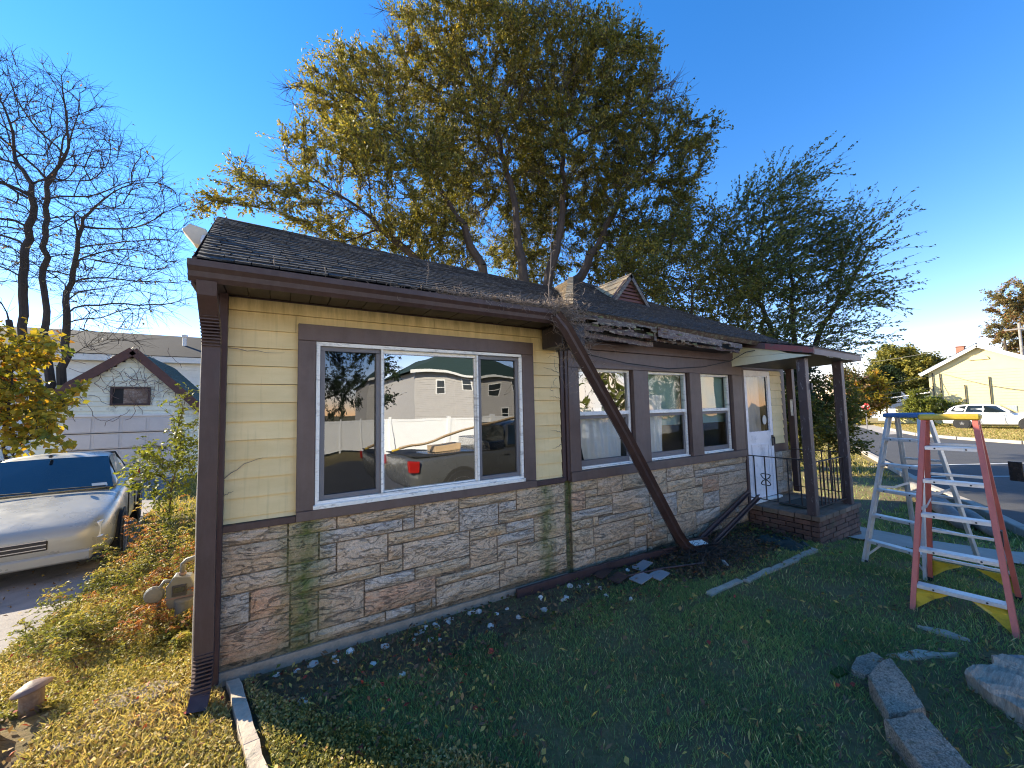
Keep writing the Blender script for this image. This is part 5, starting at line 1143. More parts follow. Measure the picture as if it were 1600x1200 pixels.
def tall_weed(x, y, z, h, seed, lab, r=.006):
    rg = random.Random(seed); t = thing('tall_weed', lab, 'weed', (x, y, z)); pts = []; p = Vector((x, y, z)); d = Vector((0, 0, 1))
    for i in range(14):
        pts.append(p.copy()); d = (d + Vector((rg.gauss(0, .09), rg.gauss(0, .09), .2))).normalized(); p = p + d * h / 14
    MB().tube(pts, [r * (1 - i / 17) for i in range(14)], 5).build('stem', 'dead_vine', t)
    m = MB()
    for i in range(2, 13):
        for s in (-1, 1):
            a = pts[i]; dd = Vector((rg.uniform(-1, 1), rg.uniform(-.6, .6), rg.uniform(.1, .8))).normalized(); m.tube([a, a + dd * h * .035, a + dd * h * .05 + Vector((0, 0, -.01))], [.003, .0025, .001], 3)
    m.build('side_shoots', 'dead_vine', t); return t
tall_weed(2.16, 2.85, 2.64, 1.15, 4, 'tall dry weed stalk growing out of the clogged gutter joint')
tall_weed(1.05, 3.05, 2.78, .22, 5, 'short dry weed sprouting from the middle of the front roof', .003)
tall_weed(-.02, 2.95, 2.71, .10, 6, 'tiny dry stalk on the roof just right of the left corner', .003)
tall_weed(.28, 2.9, 2.69, .08, 7, 'little tuft of dry stalks at the roof edge above the picture window', .004)

# ================================================================ step ladders
def step_ladder(name, label, x, y, z, rz, hgt, wb, wt, spread, railmat, stepmat, topmat, nstep, steps, brace, rear_bars, railw=.032, raild=.075):
    t = thing(name, label, 'ladder', (x, y, z), local=True, rz=rz)
    ztop = hgt - .05
    def rail(sy, s, rear=False):
        a = (s * (spread / 2), sy * wb / 2, 0); b = (s * .07, sy * wt / 2, ztop)
        return a, b
    for s, nm in ((-1, 'front_rail'), (1, 'rear_rail')):
        for sy in (-1, 1):
            a, b = rail(sy, s); k = 1.0 if s < 0 else .75
            A_, B_ = Vector(a), Vector(b); o_ = Vector((0, sy * railw / 2, 0)); m = MB().bar(A_ + o_, B_ + o_, .005, raild * k, (1, 0, 0))
            for q_ in (-1, 1): f_ = Vector((q_ * raild * k / 2, 0, 0)); m.bar(A_ + f_, B_ + f_, railw, .006, (1, 0, 0))
            m.build(nm, railmat, t)
    for zz in steps:
        u = zz / ztop; xc = -spread / 2 + (spread / 2 - .07) * u; wd = wb + (wt - wb) * u - railw
        st_ = MB().box(xc - .045, xc + .045, -wd / 2, wd / 2, zz - .004, zz + .004).box(xc - .047, xc - .042, -wd / 2, wd / 2, zz - .028, zz - .004).box(xc + .042, xc + .047, -wd / 2, wd / 2, zz - .028, zz - .004).build('step', stepmat, t, bevel=.0015)
        m = MB()
        for q in (-.3, .3): m.tube([(xc - .050, q * wd, zz - .014), (xc - .046, q * wd, zz - .014)], .007, 8)
        m.build('rivets', 'black_iron', st_)
    for zz in rear_bars:
        u = zz / ztop; xc = spread / 2 - (spread / 2 - .07) * u; wd = wb + (wt - wb) * u - railw
        MB().box(xc - .012, xc + .012, -wd / 2, wd / 2, zz - .012, zz + .012).build('rear_bar', stepmat, t, bevel=.002)
    MB().box(-.13, .13, -wt / 2 - .035, wt / 2 + .035, ztop - .005, ztop + .045).build('top_cap', topmat, t, bevel=.012)
    for sy in (-1, 1):
        u = .52; zz = ztop * u; xf = -spread / 2 + (spread / 2 - .07) * u; yw = sy * (wb + (wt - wb) * u) / 2 * .93
        MB().bar((xf, yw, zz), (0, yw, zz - .03), .004, .025).bar((0, yw, zz - .03), (-xf, yw, zz), .004, .025).build('spreader', stepmat, t)
    for s in (-1, 1):
        for sy in (-1, 1):
            if brace:
                xs = s * spread / 2 * .985; u2 = .22 / ztop; zt = .215
                yb, yt = sy * (wb / 2 - .02), sy * (wb / 2 - .235)
                MB().add([(xs - .004, yb, .035), (xs - .004, yb, .16), (xs - s * .055, yb, .205), (xs - s * .055, yt, .205), (xs - s * .03, sy * (wb / 2 - .12), .13)] + [(xs + .006, yb, .035), (xs + .006, yb, .16), (xs - s * .055 + .01, yb, .205), (xs - s * .055 + .01, yt, .205), (xs - s * .03 + .01, sy * (wb / 2 - .12), .13)],
                         [(0, 1, 2, 3, 4), (9, 8, 7, 6, 5)] + [(i, i + 5, (i + 1) % 5 + 5, (i + 1) % 5) for i in range(5)]).build('corner_brace', brace, t)
            a, b = rail(sy, s); MB().bar((a[0], a[1], -.01), (a[0] * .99, a[1], .03), railw + .01, raild * .9, (1, 0, 0)).build('foot', 'black_rubber', t, bevel=.003)
    return t
RL = step_ladder('step_ladder', 'open red fiberglass step ladder with yellow top and yellow corner braces', 5.17, .975, -.03, R(6), 1.66, .54, .30, 1.0, 'fiberglass_red', 'aluminium', 'plastic_yellow', 5,
                 [.23, .515, .80, 1.085, 1.37], 'plastic_yellow', [.23, .515, .80, 1.085, 1.37])
MB().box(-.30, -.24, -.245, -.20, .62, .74).build('dark_wrap', 'black_iron', RL)
for z0_, hh_ in ((.46, .09), (1.02, .14)): MB().bar((-.5 + z0_ * .267 - .0175, .2715 - z0_ * .0745 , z0_), (-.5 + (z0_ + hh_) * .267 - .0175, .2715 - (z0_ + hh_) * .0745, z0_ + hh_), .012, .036, (1, 0, 0)).build('warning_label', 'sticker', RL)
for sy in (-1, 1):
    for zz in (.23, .515, .80, 1.085, 1.37):
        u_ = zz / 1.61; MB().tube([(-.5 + .43 * u_ - .042, sy * (.27 - .12 * u_), zz - .012), (-.5 + .43 * u_ - .036, sy * (.27 - .12 * u_), zz - .012)], .008, 8).build('rivet', 'black_iron', RL)
AL = step_ladder('step_ladder', 'open aluminium step ladder with a blue top behind the red one', 6.12, 1.47, -.07, R(-14), 1.69, .54, .28, .92, 'aluminium', 'aluminium', 'plastic_blue', 5,
                 [.26, .545, .83, 1.115, 1.40], None, [.35, .75, 1.15], .026, .062)
for sy in (-1, 1): MB().bar((-.44, sy * .25, .09), (-.40, sy * .11, .255), .004, .02).build('step_brace', 'aluminium', AL)

# ================================================================ vehicles
def revolve_y(m, prof, cx, cy, cz, n=24):
    vs = []; fs = []
    for r, y in prof:
        for k in range(n):
            a = 6.28318 * k / n; vs.append((cx + r * math.cos(a), cy + y, cz + r * math.sin(a)))
    for i in range(len(prof) - 1):
        for k in range(n): fs.append((i * n + k, i * n + (k + 1) % n, (i + 1) * n + (k + 1) % n, (i + 1) * n + k))
    fs += [tuple(range(n)), tuple((len(prof) - 1) * n + k for k in range(n))]
    return m.add(vs, fs)
def loft(stations, ring):
    m = MB(); vs = []; k = None
    for s in stations:
        r_ = ring(*s); k = len(r_); vs += r_
    n_ = len(stations)
    return m.add(vs, [(i * k + j, i * k + (j + 1) % k, (i + 1) * k + (j + 1) % k, (i + 1) * k + j) for i in range(n_ - 1) for j in range(k)] + [tuple(range(k)), tuple((n_ - 1) * k + j for j in range(k))])
def car_ring(x, hw, z0, zt, cr=.84):
    zm = z0 + (zt - z0) * .55
    h = [(hw * .82, z0), (hw * .97, z0 + .08), (hw, zm - .1), (hw * .985, zm + .08), (hw * .94, zt - .04), (hw * cr, zt), (hw * .45, zt + .02), (0, zt + .025)]
    return [(x, y, z) for y, z in h] + [(x, -y, z) for y, z in reversed(h[:-1])]
def wheels(t, xs, hw, r, side=(-1, 1)):
    for x in xs:
        for s in side:
            MB_ = revolve_y(MB(), [(r * 1.16, 0), (r * 1.16, .012)], x, s * (hw - .004) - (.012 if s < 0 else 0), r, 20).build('wheel_arch', 'black_rubber', t)
            w_ = revolve_y(MB(), [(r * .6, -.1), (r * .94, -.1), (r, -.06), (r, .06), (r * .94, .1), (r * .6, .1)], x, s * (hw - .075), r).build('wheel', 'tyre', t, smooth=False)
            m = revolve_y(MB(), [(.03, .0), (.06, .02), (r * .16, .02)], x, s * (hw + .012), r, 12)
            for k in range(5):
                a = 6.2832 * k / 5 + .3; m.bar((x, s * (hw + .018), r), (x + r * .62 * math.cos(a), s * (hw + .012), r + r * .62 * math.sin(a)), .05, .02, (0, 1, 0))
            revolve_y(m, [(r * .58, 0), (r * .68, .01), (r * .64, .02), (r * .58, .012)], x, s * (hw + .006), r, 24); m.build('rim', 'rim', w_)
            revolve_y(MB(), [(.01, 0), (r * .58, 0), (r * .58, .004)], x, s * (hw + .0), r, 20).build('brake_disc', 'black_iron', w_)
def sub(ob, lv=1):
    md = ob.modifiers.new('smooth', 'SUBSURF'); md.levels = lv; md.render_levels = lv; ob.data.shade_smooth(); return ob
def vehicle(kind, name, label, loc, rz, paint):
    t = thing(name, label, {'sedan': 'car', 'suv': 'car', 'pickup': 'pickup truck'}[kind], loc, local=True, rz=rz)
    if kind == 'sedan':
        st_ = [(2.32, .55, .38, .58), (2.27, .72, .26, .66), (2.0, .84, .20, .76), (1.4, .89, .18, .86), (.85, .90, .18, .94), (0, .90, .18, .96), (-1, .90, .18, .97), (-1.65, .88, .2, .99), (-2.15, .82, .26, .96), (-2.28, .7, .4, .86)]
        gh = [(.95, .80, .93, .94), (.62, .76, .93, 1.14), (.18, .655, .93, 1.37), (-.35, .63, .93, 1.43), (-.95, .61, .93, 1.40), (-1.35, .66, .94, 1.24), (-1.78, .72, .95, .99)]
        r, wx = .33, (1.42, -1.35); ws = [(.93, .74, .965), (.20, .60, 1.375)]; sw = [[(.55, 1.0), (.20, 1.33), (-.30, 1.38), (-.32, .99)], [(-.38, .99), (-.36, 1.38), (-.85, 1.35), (-1.15, 1.02)]]; rw = [(-1.0, .57, 1.37), (-1.7, .66, 1.02)]
    elif kind == 'suv':
        st_ = [(2.38, .6, .45, .75), (2.33, .8, .3, .88), (2.0, .90, .27, 1.02), (1.3, .94, .26, 1.10), (.6, .95, .26, 1.14), (-1.2, .95, .26, 1.17), (-2.1, .92, .28, 1.17), (-2.36, .86, .34, 1.12), (-2.40, .7, .45, .95)]
        gh = [(1.0, .86, 1.1, 1.12), (.45, .76, 1.1, 1.60), (.1, .70, 1.1, 1.72), (-1.0, .70, 1.1, 1.76), (-1.85, .68, 1.1, 1.70), (-2.25, .78, 1.1, 1.25)]
        r, wx = .385, (1.5, -1.42); ws = [(.97, .80, 1.14), (.30, .66, 1.64)]; sw = [[(.62, 1.17), (.18, 1.60), (-.38, 1.64), (-.40, 1.18)], [(-.46, 1.18), (-.44, 1.65), (-1.1, 1.65), (-1.25, 1.2)], [(-1.32, 1.2), (-1.18, 1.64), (-1.75, 1.58), (-1.98, 1.24)]]; rw = [(-1.9, .6, 1.64), (-2.24, .7, 1.25)]
    else:
        st_ = [(2.9, .7, .5, .85), (2.85, .92, .38, .98), (2.5, .97, .36, 1.10), (1.7, .98, .36, 1.16), (.9, .99, .36, 1.18), (-.4, .99, .36, 1.18), (-2.7, .99, .38, 1.14), (-2.85, .97, .5, 1.12)]
        gh = [(1.35, .88, 1.15, 1.18), (.85, .80, 1.15, 1.68), (.5, .76, 1.15, 1.82), (-.35, .76, 1.15, 1.84), (-.55, .82, 1.15, 1.20)]
        r, wx = .40, (1.85, -1.75); ws = [(1.33, .82, 1.2), (.70, .7, 1.74)]; sw = [[(1.0, 1.22), (.62, 1.68), (.08, 1.74), (.06, 1.22)], [(.0, 1.22), (.02, 1.74), (-.40, 1.74), (-.50, 1.24)]]; rw = [(-.50, .66, 1.70), (-.56, .7, 1.26)]
    sub(loft(st_, car_ring).build('body', paint, t), 2)
    def gring(x, hw, z0, zt):
        zt = max(zt, z0 + .012); h = [(hw * 1.04, z0), (hw + (.03 if zt > z0 + .1 else 0), z0 + (zt - z0) * .1), (hw * .95, z0 + (zt - z0) * .88), (hw * .82, zt - .01 * (zt > z0 + .1)), (0, zt + .012)]
        return [(x, y, z) for y, z in h] + [(x, -y, z) for y, z in reversed(h[:-1])]
    sub(loft(gh, gring).build('cabin', paint, t), 1)
    (x0, h0, z0), (x1, h1, z1) = ws
    MB().add([(x0 + .035, -h0, z0), (x0 + .035, h0, z0), (x1 + .045, h1, z1), (x1 + .045, -h1, z1), (x0 + .065, 0, z0 + .005), (x1 + .075, 0, z1 + .012)], [(0, 4, 5, 3), (4, 1, 2, 5)]).build('windshield', 'car_glass', t, fix=False)
    (x0, h0, z0), (x1, h1, z1) = rw
    MB().quad((x0 - .03, -h0, z0), (x0 - .03, h0, z0), (x1 - .04, h1, z1), (x1 - .04, -h1, z1)).build('rear_window', 'car_glass', t, fix=False)
    def ghw(x, z):
        for (xa, ha, a0, za), (xb, hb, b0, zb) in zip(gh[:-1], gh[1:]):
            if xb <= x <= xa:
                u = (xa - x) / (xa - xb); hw = ha + (hb - ha) * u; zt = za + (zb - za) * u; v = (z - a0) / max(.05, zt - a0)
                return hw * (1.04 - .14 * min(1, v)) + .014
        return .8
    for s in (-1, 1):
        for poly in sw: MB().add([(x, s * ghw(x, z), z) for x, z in poly], [tuple(range(len(poly)))]).build('side_window', 'car_glass', t, fix=False)
        MB().box(ws[0][0] - .32, ws[0][0] - .17, s * (gh[0][1] + .08) - (.0 if s > 0 else .17), s * (gh[0][1] + .08) + (.17 if s > 0 else 0), gh[0][2] + .03, gh[0][2] + .16).build('wing_mirror', paint if kind != 'pickup' else 'black_rubber', t, bevel=.03)
        fx = st_[0][0]
        MB().add([(fx - .16, s * .44, st_[1][3] - .20), (fx - .03, s * .44, st_[1][3] - .19), (fx - .13, s * (st_[1][1] + .03), st_[1][3] - .16), (fx - .30, s * (st_[1][1] + .06), st_[1][3] - .15), (fx - .22, s * .46, st_[1][3] + .0), (fx - .08, s * .46, st_[1][3] - .03), (fx - .20, s * (st_[1][1] + .02), st_[1][3] + .02), (fx - .34, s * (st_[1][1] + .05), st_[1][3] + .03)],
                 [(0, 1, 2, 3), (4, 5, 6, 7), (0, 1, 5, 4), (1, 2, 6, 5), (2, 3, 7, 6), (3, 0, 4, 7)]).build('headlight', 'lamp_clear', t, bevel=.012)
        for xg, za, zb in ((st_[4][0] - .06, .34, st_[4][3] - .02), (st_[4][0] - 1.15, .34, st_[5][3] - .02)):
            hw_ = st_[4][1] + .002; MB().box(xg - .006, xg + .006, s * hw_ - .012, s * hw_ + .004, za, zb - .1).build('door_gap', 'black_rubber', t)
        bx = st_[-1][0]
        MB().box(bx - .01, bx + .16, s * st_[-2][1] - .05, s * st_[-2][1] + .035, st_[-2][3] - .28, st_[-2][3] - .06).build('tail_light', 'lamp_red', t, bevel=.015)
        for dx in ([.02, -1.0] if kind != 'suv' else [.05, -1.0]):
            hw = st_[3][1] + .012; MB().box(dx + .30, dx + .46, s * hw - .012, s * hw + .012, st_[4][3] - .16, st_[4][3] - .12).build('door_handle', paint if kind != 'suv' else 'chrome', t, bevel=.006)
    gr_ = MB().box(st_[0][0] - .06, st_[0][0] + .006, -.34, .34, st_[0][2] + .08, st_[0][3] - .01).build('grille', 'black_iron', t, bevel=.01)
    for i_ in range(3): MB().box(st_[0][0] + .004, st_[0][0] + .012, -.33, .33, st_[0][2] + .10 + .045 * i_, st_[0][2] + .11 + .045 * i_).build('grille_bar', 'chrome', gr_)
    MB().box(st_[0][0] - .04, st_[0][0] + .02, -.55, .55, st_[0][2] - .06, st_[0][2] + .0).build('lower_intake', 'black_rubber', t, bevel=.01)
    MB().box(st_[1][0] - .05, st_[0][0] + .03, -.70, .70, st_[0][2] - .10, st_[0][2] + .02).build('bumper', paint, t, bevel=.02)
    wheels(t, wx, st_[4][1], r)
    return t
SD = vehicle('sedan', 'parked_sedan', 'silver-beige sedan parked nose out on the driveway in front of the garage', (-2.95, 9.05, -.22), R(-90 + 9), 'car_silver')
MB().box(.28, .36, -.02, .02, 1.405, 1.45).build('roof_antenna', 'black_iron', SD, bevel=.01)
MB().quad((.985, .52, .985), (.985, .68, .985), (.945, .665, 1.03), (.945, .51, 1.03)).build('inspection_sticker', 'sticker', SD, fix=False)
m = MB()
for s in (0.0,): m.bar((.99, .66, .985), (1.0, .1, 1.0), .015, .015).bar((.99, -.05, .985), (1.0, -.6, 1.0), .015, .015)
m.build('wiper', 'black_rubber', SD)
SV = vehicle('suv', 'parked_suv', 'silver-white SUV parked in front of the pale yellow house', (43.2, 6.0, -.33), R(-90 + 3), 'car_white')
PT_ = vehicle('pickup', 'pickup_truck', 'grey pickup truck with red tail lights parked at the kerb behind the photographer', (5.35, -2.75, -.34), R(0), 'truck_grey')
MB().box(-2.75, -.62, -.86, .86, 1.145, 1.165).build('bed_liner', 'black_rubber', PT_)
MB().box(-1.05, -.65, -.9, .9, 1.17, 1.38).build('tool_box', 'chrome', PT_, bevel=.01)
for k, (dy, dz) in enumerate(((.3, 0), (.38, .05), (.22, .04))):
    o = MB().tube([(2.4 + .1 * k, -2.75 + dy, .92 + dz), (5.6 + .2 * k, -2.75 + dy, 1.62 + dz)], .022, 6).build('long_pole', 'plastic_yellow' if k == 0 else 'cardboard')
    tag(o, ['yellow pole lying across the pickup bed, front one', 'tan pole in the pickup bed, topmost', 'tan pole in the pickup bed, nearest the tailgate corner'][k], 'pole', 'poles in the pickup bed')
o = MB().box(3.3, 3.9, -3.1, -2.5, .84, .98).build('cardboard_box', 'cardboard', bevel=.01); tag(o, 'flattened cardboard box lying in the pickup bed', 'box')

# ================================================================ gas meter, vent, kerbs and slabs on the left
GM = thing('gas_meter', 'weathered grey gas meter with round regulator standing left of the brown downspout', 'gas meter', (-.66, 4.42, -.03), local=True); GM.scale = (.8, .8, .8)
MB().prism([(-.11, .24), (.10, .24), (.115, .44), (.08, .53), (-.06, .56), (-.12, .46)], -.075, .075, 'y').build('meter_body', 'meter_grey', GM, bevel=.008)
MB().box(-.07, .05, -.088, -.075, .36, .47).build('index_plate', 'black_iron', GM, bevel=.004); MB().box(-.055, .035, -.093, -.088, .40, .45).build('dial_glass', 'car_glass', GM)
MB().box(-.125, .118, -.082, .082, .335, .35).build('flange', 'rusty_plate', GM)
MB().lathe([(.07, .06), (.082, .08), (.082, .30), (.085, .31), (.085, .325), (.05, .33)], (.04, -.09, 0), 18).build('meter_case', 'meter_grey', GM)
m = MB().tube([(0, 0, .52), (0, 0, .66), (.03, .0, .69), (.3, .05, .73)], .024, 10); m.build('pipe', 'meter_grey', GM, smooth=True)
MB().tube([(.12, .02, .69), (.15, .025, .695)], .032, 10).tube([(.2, .03, .70), (.225, .035, .705)], .033, 10).tube([(0, 0, .55), (0, 0, .575)], .035, 10).build('couplings', 'rusty_plate', GM)
MB().tube([(-.06, -.02, .5), (-.14, -.03, .52), (-.17, -.03, .47), (-.19, -.03, .0)], .02, 8).build('inlet_pipe', 'meter_grey', GM, smooth=True)
m = revolve_y(MB(), [(.02, -.035), (.07, -.03), (.085, -.008), (.085, .008), (.07, .03), (.02, .035)], -.22, -.02, .40, 18); m.build('regulator', 'meter_grey', GM)
VP = thing('vent_pipe', 'short rusty clean-out pipe with a tilted domed cap beside the concrete block', 'vent pipe', (-1.24, 3.66, -.02), local=True)
MB().lathe([(.052, -.05), (.052, .14), (.056, .145)], (0, 0, 0), 16).build('pipe', 'rust_metal', VP, smooth=True)
c_ = MB().lathe([(.085, 0), (.088, .008), (.06, .028), (.02, .045), (.004, .05)], (0, 0, 0), 18).build('cap', 'rusty_plate', VP, smooth=True); c_.location = (0, 0, .142); c_.rotation_euler = (R(-4), R(-13), 0)
def slab(name, pts, z0, z1, mat, lab, cat, tilt=None, seed=0, bev=.012, grp=None, rough=.0):
    rg = random.Random(seed); k = len(pts); P2 = []
    for i in range(k):
        a, b = pts[i], pts[(i + 1) % k]; L_ = math.hypot(b[0] - a[0], b[1] - a[1]); q = max(1, int(L_ / .09))
        for j in range(q):
            u = j / q; P2.append((a[0] + (b[0] - a[0]) * u + rg.uniform(-.008, .008) * (j > 0), a[1] + (b[1] - a[1]) * u + rg.uniform(-.008, .008) * (j > 0)))
    n_ = len(P2); cx, cy = sum(p[0] for p in P2) / n_, sum(p[1] for p in P2) / n_; z = gz(cx, cy)
    def tz(p): return (tilt[0] * (p[0] - cx) + tilt[1] * (p[1] - cy)) if tilt else 0
    top = [(cx + (p[0] - cx) * .97, cy + (p[1] - cy) * .97, z + z1 + tz(p) + rg.uniform(-.004, .004)) for p in P2]
    m = MB().add([(p[0], p[1], z + z0 + tz(p)) for p in P2] + [(p[0], p[1], z + z1 - bev + tz(p)) for p in P2] + top, [tuple(range(n_ - 1, -1, -1)), tuple(2 * n_ + i for i in range(n_))] +
                 [(i, (i + 1) % n_, (i + 1) % n_ + n_, i + n_) for i in range(n_)] + [(i + n_, (i + 1) % n_ + n_, (i + 1) % n_ + 2 * n_, i + 2 * n_) for i in range(n_)])
    o = m.build(name, mat)
    if rough:
        bm = bmesh.new(); bm.from_mesh(o.data); bmesh.ops.triangulate(bm, faces=[f for f in bm.faces if len(f.verts) > 4])
        for _ in range(2): bmesh.ops.subdivide_edges(bm, edges=[e for e in bm.edges if e.calc_length() > .035], cuts=1, use_grid_fill=True)
        bmesh.ops.triangulate(bm, faces=bm.faces)
        from mathutils import noise as mn
        for v in bm.verts:
            v.co += Vector(mn.turbulence_vector(v.co * 9, 4, False)) * rough * .9 + Vector((rg.uniform(-1, 1), rg.uniform(-1, 1), rg.uniform(-1, 1))) * rough * .22
        bm.to_mesh(o.data); bm.free()
    return tag(o, lab, cat, grp)
slab('concrete_block', [(-1.30, 3.50), (-1.27, 3.30), (-1.22, 2.95), (-1.17, 2.4), (-1.7, 2.3), (-1.75, 3.3), (-1.48, 3.50)], -.1, .09, 'broken_concrete', 'dark mossy concrete block at the lower left beside the rusty vent pipe', 'block', (.02, .0), 1, rough=.012)
slab('broken_slab', [(-1.0, 3.36), (-.60, 3.33), (-.50, 3.42), (-.62, 3.52), (-.93, 3.56)], -.05, .03, 'broken_concrete', 'sunken broken concrete slab in the ground cover left of the downspout foot', 'slab', (.03, .05), 2)
slab('broken_slab', [(-1.02, 3.10), (-.52, 3.13), (-.40, 3.38), (-.47, 3.40), (-.58, 3.20), (-1.0, 3.18)], -.05, .02, 'broken_concrete', 'narrow buried concrete strip in front of the broken slab', 'slab', None, 3)
y0 = 3.24
for i, ln in enumerate((.30, .36, .34, .38)):
    x = lambda y: -.225 + (3.3 - y) * .20
    a, b = y0, y0 - ln + .008
    slab('edging_stone', [(x(a) - .035, a), (x(a) + .035, a), (x(b) + .035, b), (x(b) - .035, b)], -.05, .045, 'concrete', 'narrow concrete edging block running from house corner towards the viewer, %s' % ['touching the wall', 'second from the wall', 'third from the wall', 'nearest the viewer'][i], 'edging', (random.uniform(-.03, .03), random.uniform(-.03, .03)), 10 + i, .006, 'edging stones at the house corner')
    y0 -= ln
xs = [.35, .95, 1.55, 2.2, 2.9, 3.45, 4.0, 4.55, 5.1, 5.65]
for i in range(9):
    a, b = xs[i], xs[i + 1] - .02; yy = 2.245 + .03 * math.sin(i * 1.7) + (.0 if i > 3 else .02 * (i % 2))
    slab('edging_strip', [(a, yy - .035), (b, yy - .03), (b, yy + .035), (a, yy + .03)], -.05, .020 if i > 4 else -.01, 'concrete', 'half buried thin concrete edging strip, %s' % ['nearest the sunlit corner', 'second from the sunlit corner', 'third from the sunlit corner', 'mostly grass-covered, below picture window', 'below the green stained joint', 'below the fallen gutter', 'beside the twig heap', 'just short of the porch', 'touching the porch corner'][i], 'edging', None, 30 + i, .004, 'buried edging strips along the lawn')
slab('broken_kerb_piece', [(3.20, 1.14), (3.36, 1.16), (3.54, 1.13), (3.52, 1.07), (3.34, 1.03), (3.20, 1.07)], -.05, .035, 'broken_concrete', 'small grey kerb fragment beside a yellow patch of grass, farthest of three', 'kerb piece', (.0, .1), 4, rough=.007)
slab('broken_kerb_piece', [(3.05, 1.01), (3.33, .98), (3.04, .765), (2.83, .86)], -.06, .115, 'broken_concrete', 'chunky broken concrete kerb piece, middle one of three at the lower right', 'kerb piece', (.12, .12), 5, rough=.007)
slab('broken_kerb_piece', [(2.73, .85), (2.93, .755), (2.47, .28), (2.28, .42)], -.06, .085, 'broken_concrete', 'long broken concrete kerb piece running out of the bottom right corner', 'kerb piece', (.08, .05), 6, rough=.007)
slab('flat_paver', [(3.62, 1.10), (3.86, .99), (4.02, .82), (3.67, 1.0)], -.03, .018, 'concrete', 'thin flat paver edge showing in the grass behind the kerb fragments', 'paver', (0, -.06), 7)
slab('flat_paver', [(4.27, 1.08), (4.36, .95), (4.33, .82), (4.27, .92)], -.03, .02, 'concrete', 'short pale paver edge in the grass nearest the red ladder', 'paver', None, 8)
SPT = [(3.63, .71), (3.79, .67), (3.9, .64), (4.1, .5), (4.0, .25), (3.6, .2), (3.38, .42), (3.45, .53), (3.53, .62)]
slab('tree_stump', SPT, -.1, .12, 'stump_wood', 'weathered grey flat stump cut low at the right edge of the lawn', 'stump', (.05, 0), 9, rough=.03)
slab('yellow_paint_patch', [(3.10, 1.22), (3.22, 1.21), (3.20, 1.15), (3.08, 1.17)], -.01, .012, 'leaf_bright', 'bright yellow-green tuft patch next to the farthest kerb fragment', 'grass patch', None, 12)
# old logs behind the ladders
for i, (a, b, r_) in enumerate((((12.3, 3.0, -.18), (9.4, 1.75, -.2), .12), ((11.9, 2.7, -.22), (9.2, 1.35, -.24), .10))):
    o = MB().tube([Vector(a).lerp(Vector(b), u / 6) + Vector((0, 0, .02 * math.sin(u * 2))) for u in range(7)], [r_ * (1 + .12 * math.sin(u * 1.9)) for u in range(7)], 9).build('old_log', 'old_log', smooth=True)
    tag(o, ['long grey log behind the ladders, nearer the street', 'long grey log behind the ladders, nearer the lawn'][i], 'log', 'logs lying on the verge')
# security floodlight on the left roof edge
FL = thing('security_light', 'old beige security light with dirty reflector hood on the left roof edge', 'floodlight', (-.52, 3.9, 3.17), local=True); FL.scale = (.8, .8, .8)
MB().prism([(-.16, .06), (-.10, .13), (.03, .10), (.07, .0), (.02, -.10), (-.06, -.07)], -.07, .07, 'y').build('hood', 'beige_plastic', FL, bevel=.008)
MB().lathe([(.01, 0), (.035, .01), (.04, .05), (.03, .10)], (.02, -.05, -.07), 12).build('lamp', 'lamp_clear', FL)
MB().bar((.02, 0, -.05), (.09, 0, -.16), .04, .03).box(.05, .13, -.04, .04, -.20, -.13).build('bracket', 'beige_plastic', FL)

# ================================================================ person at the right edge, holding a phone
PX, PY = 5.12, -.08
PE = thing('person', 'person in dark jacket at the right edge holding up a black phone', 'person', (PX, PY, gz(PX, PY)), local=True, rz=R(8))
def skin(name, verts, edges, rad, mat, par, lv=2, root=0):
    me = bpy.data.meshes.new(name); me.from_pydata(verts, edges, []); me.materials.append(MATS[mat]); o = bpy.data.objects.new(name, me); C.objects.link(o); o.parent = par
    md = o.modifiers.new('skin', 'SKIN'); md.use_smooth_shade = True
    for i, r_ in enumerate(rad):
        q = me.skin_vertices[0].data[i]; q.radius = r_ if hasattr(r_, '__len__') else (r_, r_); q.use_root = (i == root)
    sb = o.modifiers.new('sub', 'SUBSURF'); sb.levels = lv; sb.render_levels = lv; return o
V = [(0, 0, .96), (0, 0, 1.15), (0, .01, 1.32), (0, 0, 1.45), (0, .01, 1.53), (-.10, 0, .90), (-.11, .02, .50), (-.12, -.01, .10), (-.12, .12, .05), (.10, 0, .90), (.11, .0, .50), (.12, -.03, .10), (.12, .10, .05),
     (-.19, 0, 1.42), (-.27, .14, 1.17), (-.20, .34, 1.13), (-.15, .50, 1.11), (.19, 0, 1.42), (.25, .17, 1.18), (.00, .50, 1.03)]
Ed = [(0, 1), (1, 2), (2, 3), (3, 4), (0, 5), (5, 6), (6, 7), (7, 8), (0, 9), (9, 10), (10, 11), (11, 12), (3, 13), (13, 14), (14, 15), (15, 16), (3, 17), (17, 18), (18, 19)]
Rd = [(.15, .12), (.14, .11), (.16, .12), (.11, .09), .055, .09, .062, .045, .04, .09, .062, .045, .04, .065, .05, .04, .03, .065, .05, .036]
bd_ = skin('body', V, Ed, Rd, 'jacket_navy', PE)
bd_.data.materials.clear(); m, t, b, P = start('clothes')
tcn = nd(t, 'ShaderNodeTexCoord'); sx = nd(t, 'ShaderNodeSeparateXYZ'); t.links.new(tcn.outputs['Object'], sx.inputs[0])
cc = ramp(t, sx.outputs[2], [(0, (.02, .02, .02)), (.09, (.05, .07, .12)), (.93, (.03, .034, .05))], 'CONSTANT'); put(t, b, cc, .85, noise(t, P, 60, 3), .2, .004); bd_.data.materials.append(m)
hd = MB().lathe([(.02, -.115), (.055, -.10), (.068, -.05), (.075, .0), (.078, .05), (.070, .09), (.045, .118), (.01, .128)], (0, 0, 0), 16)
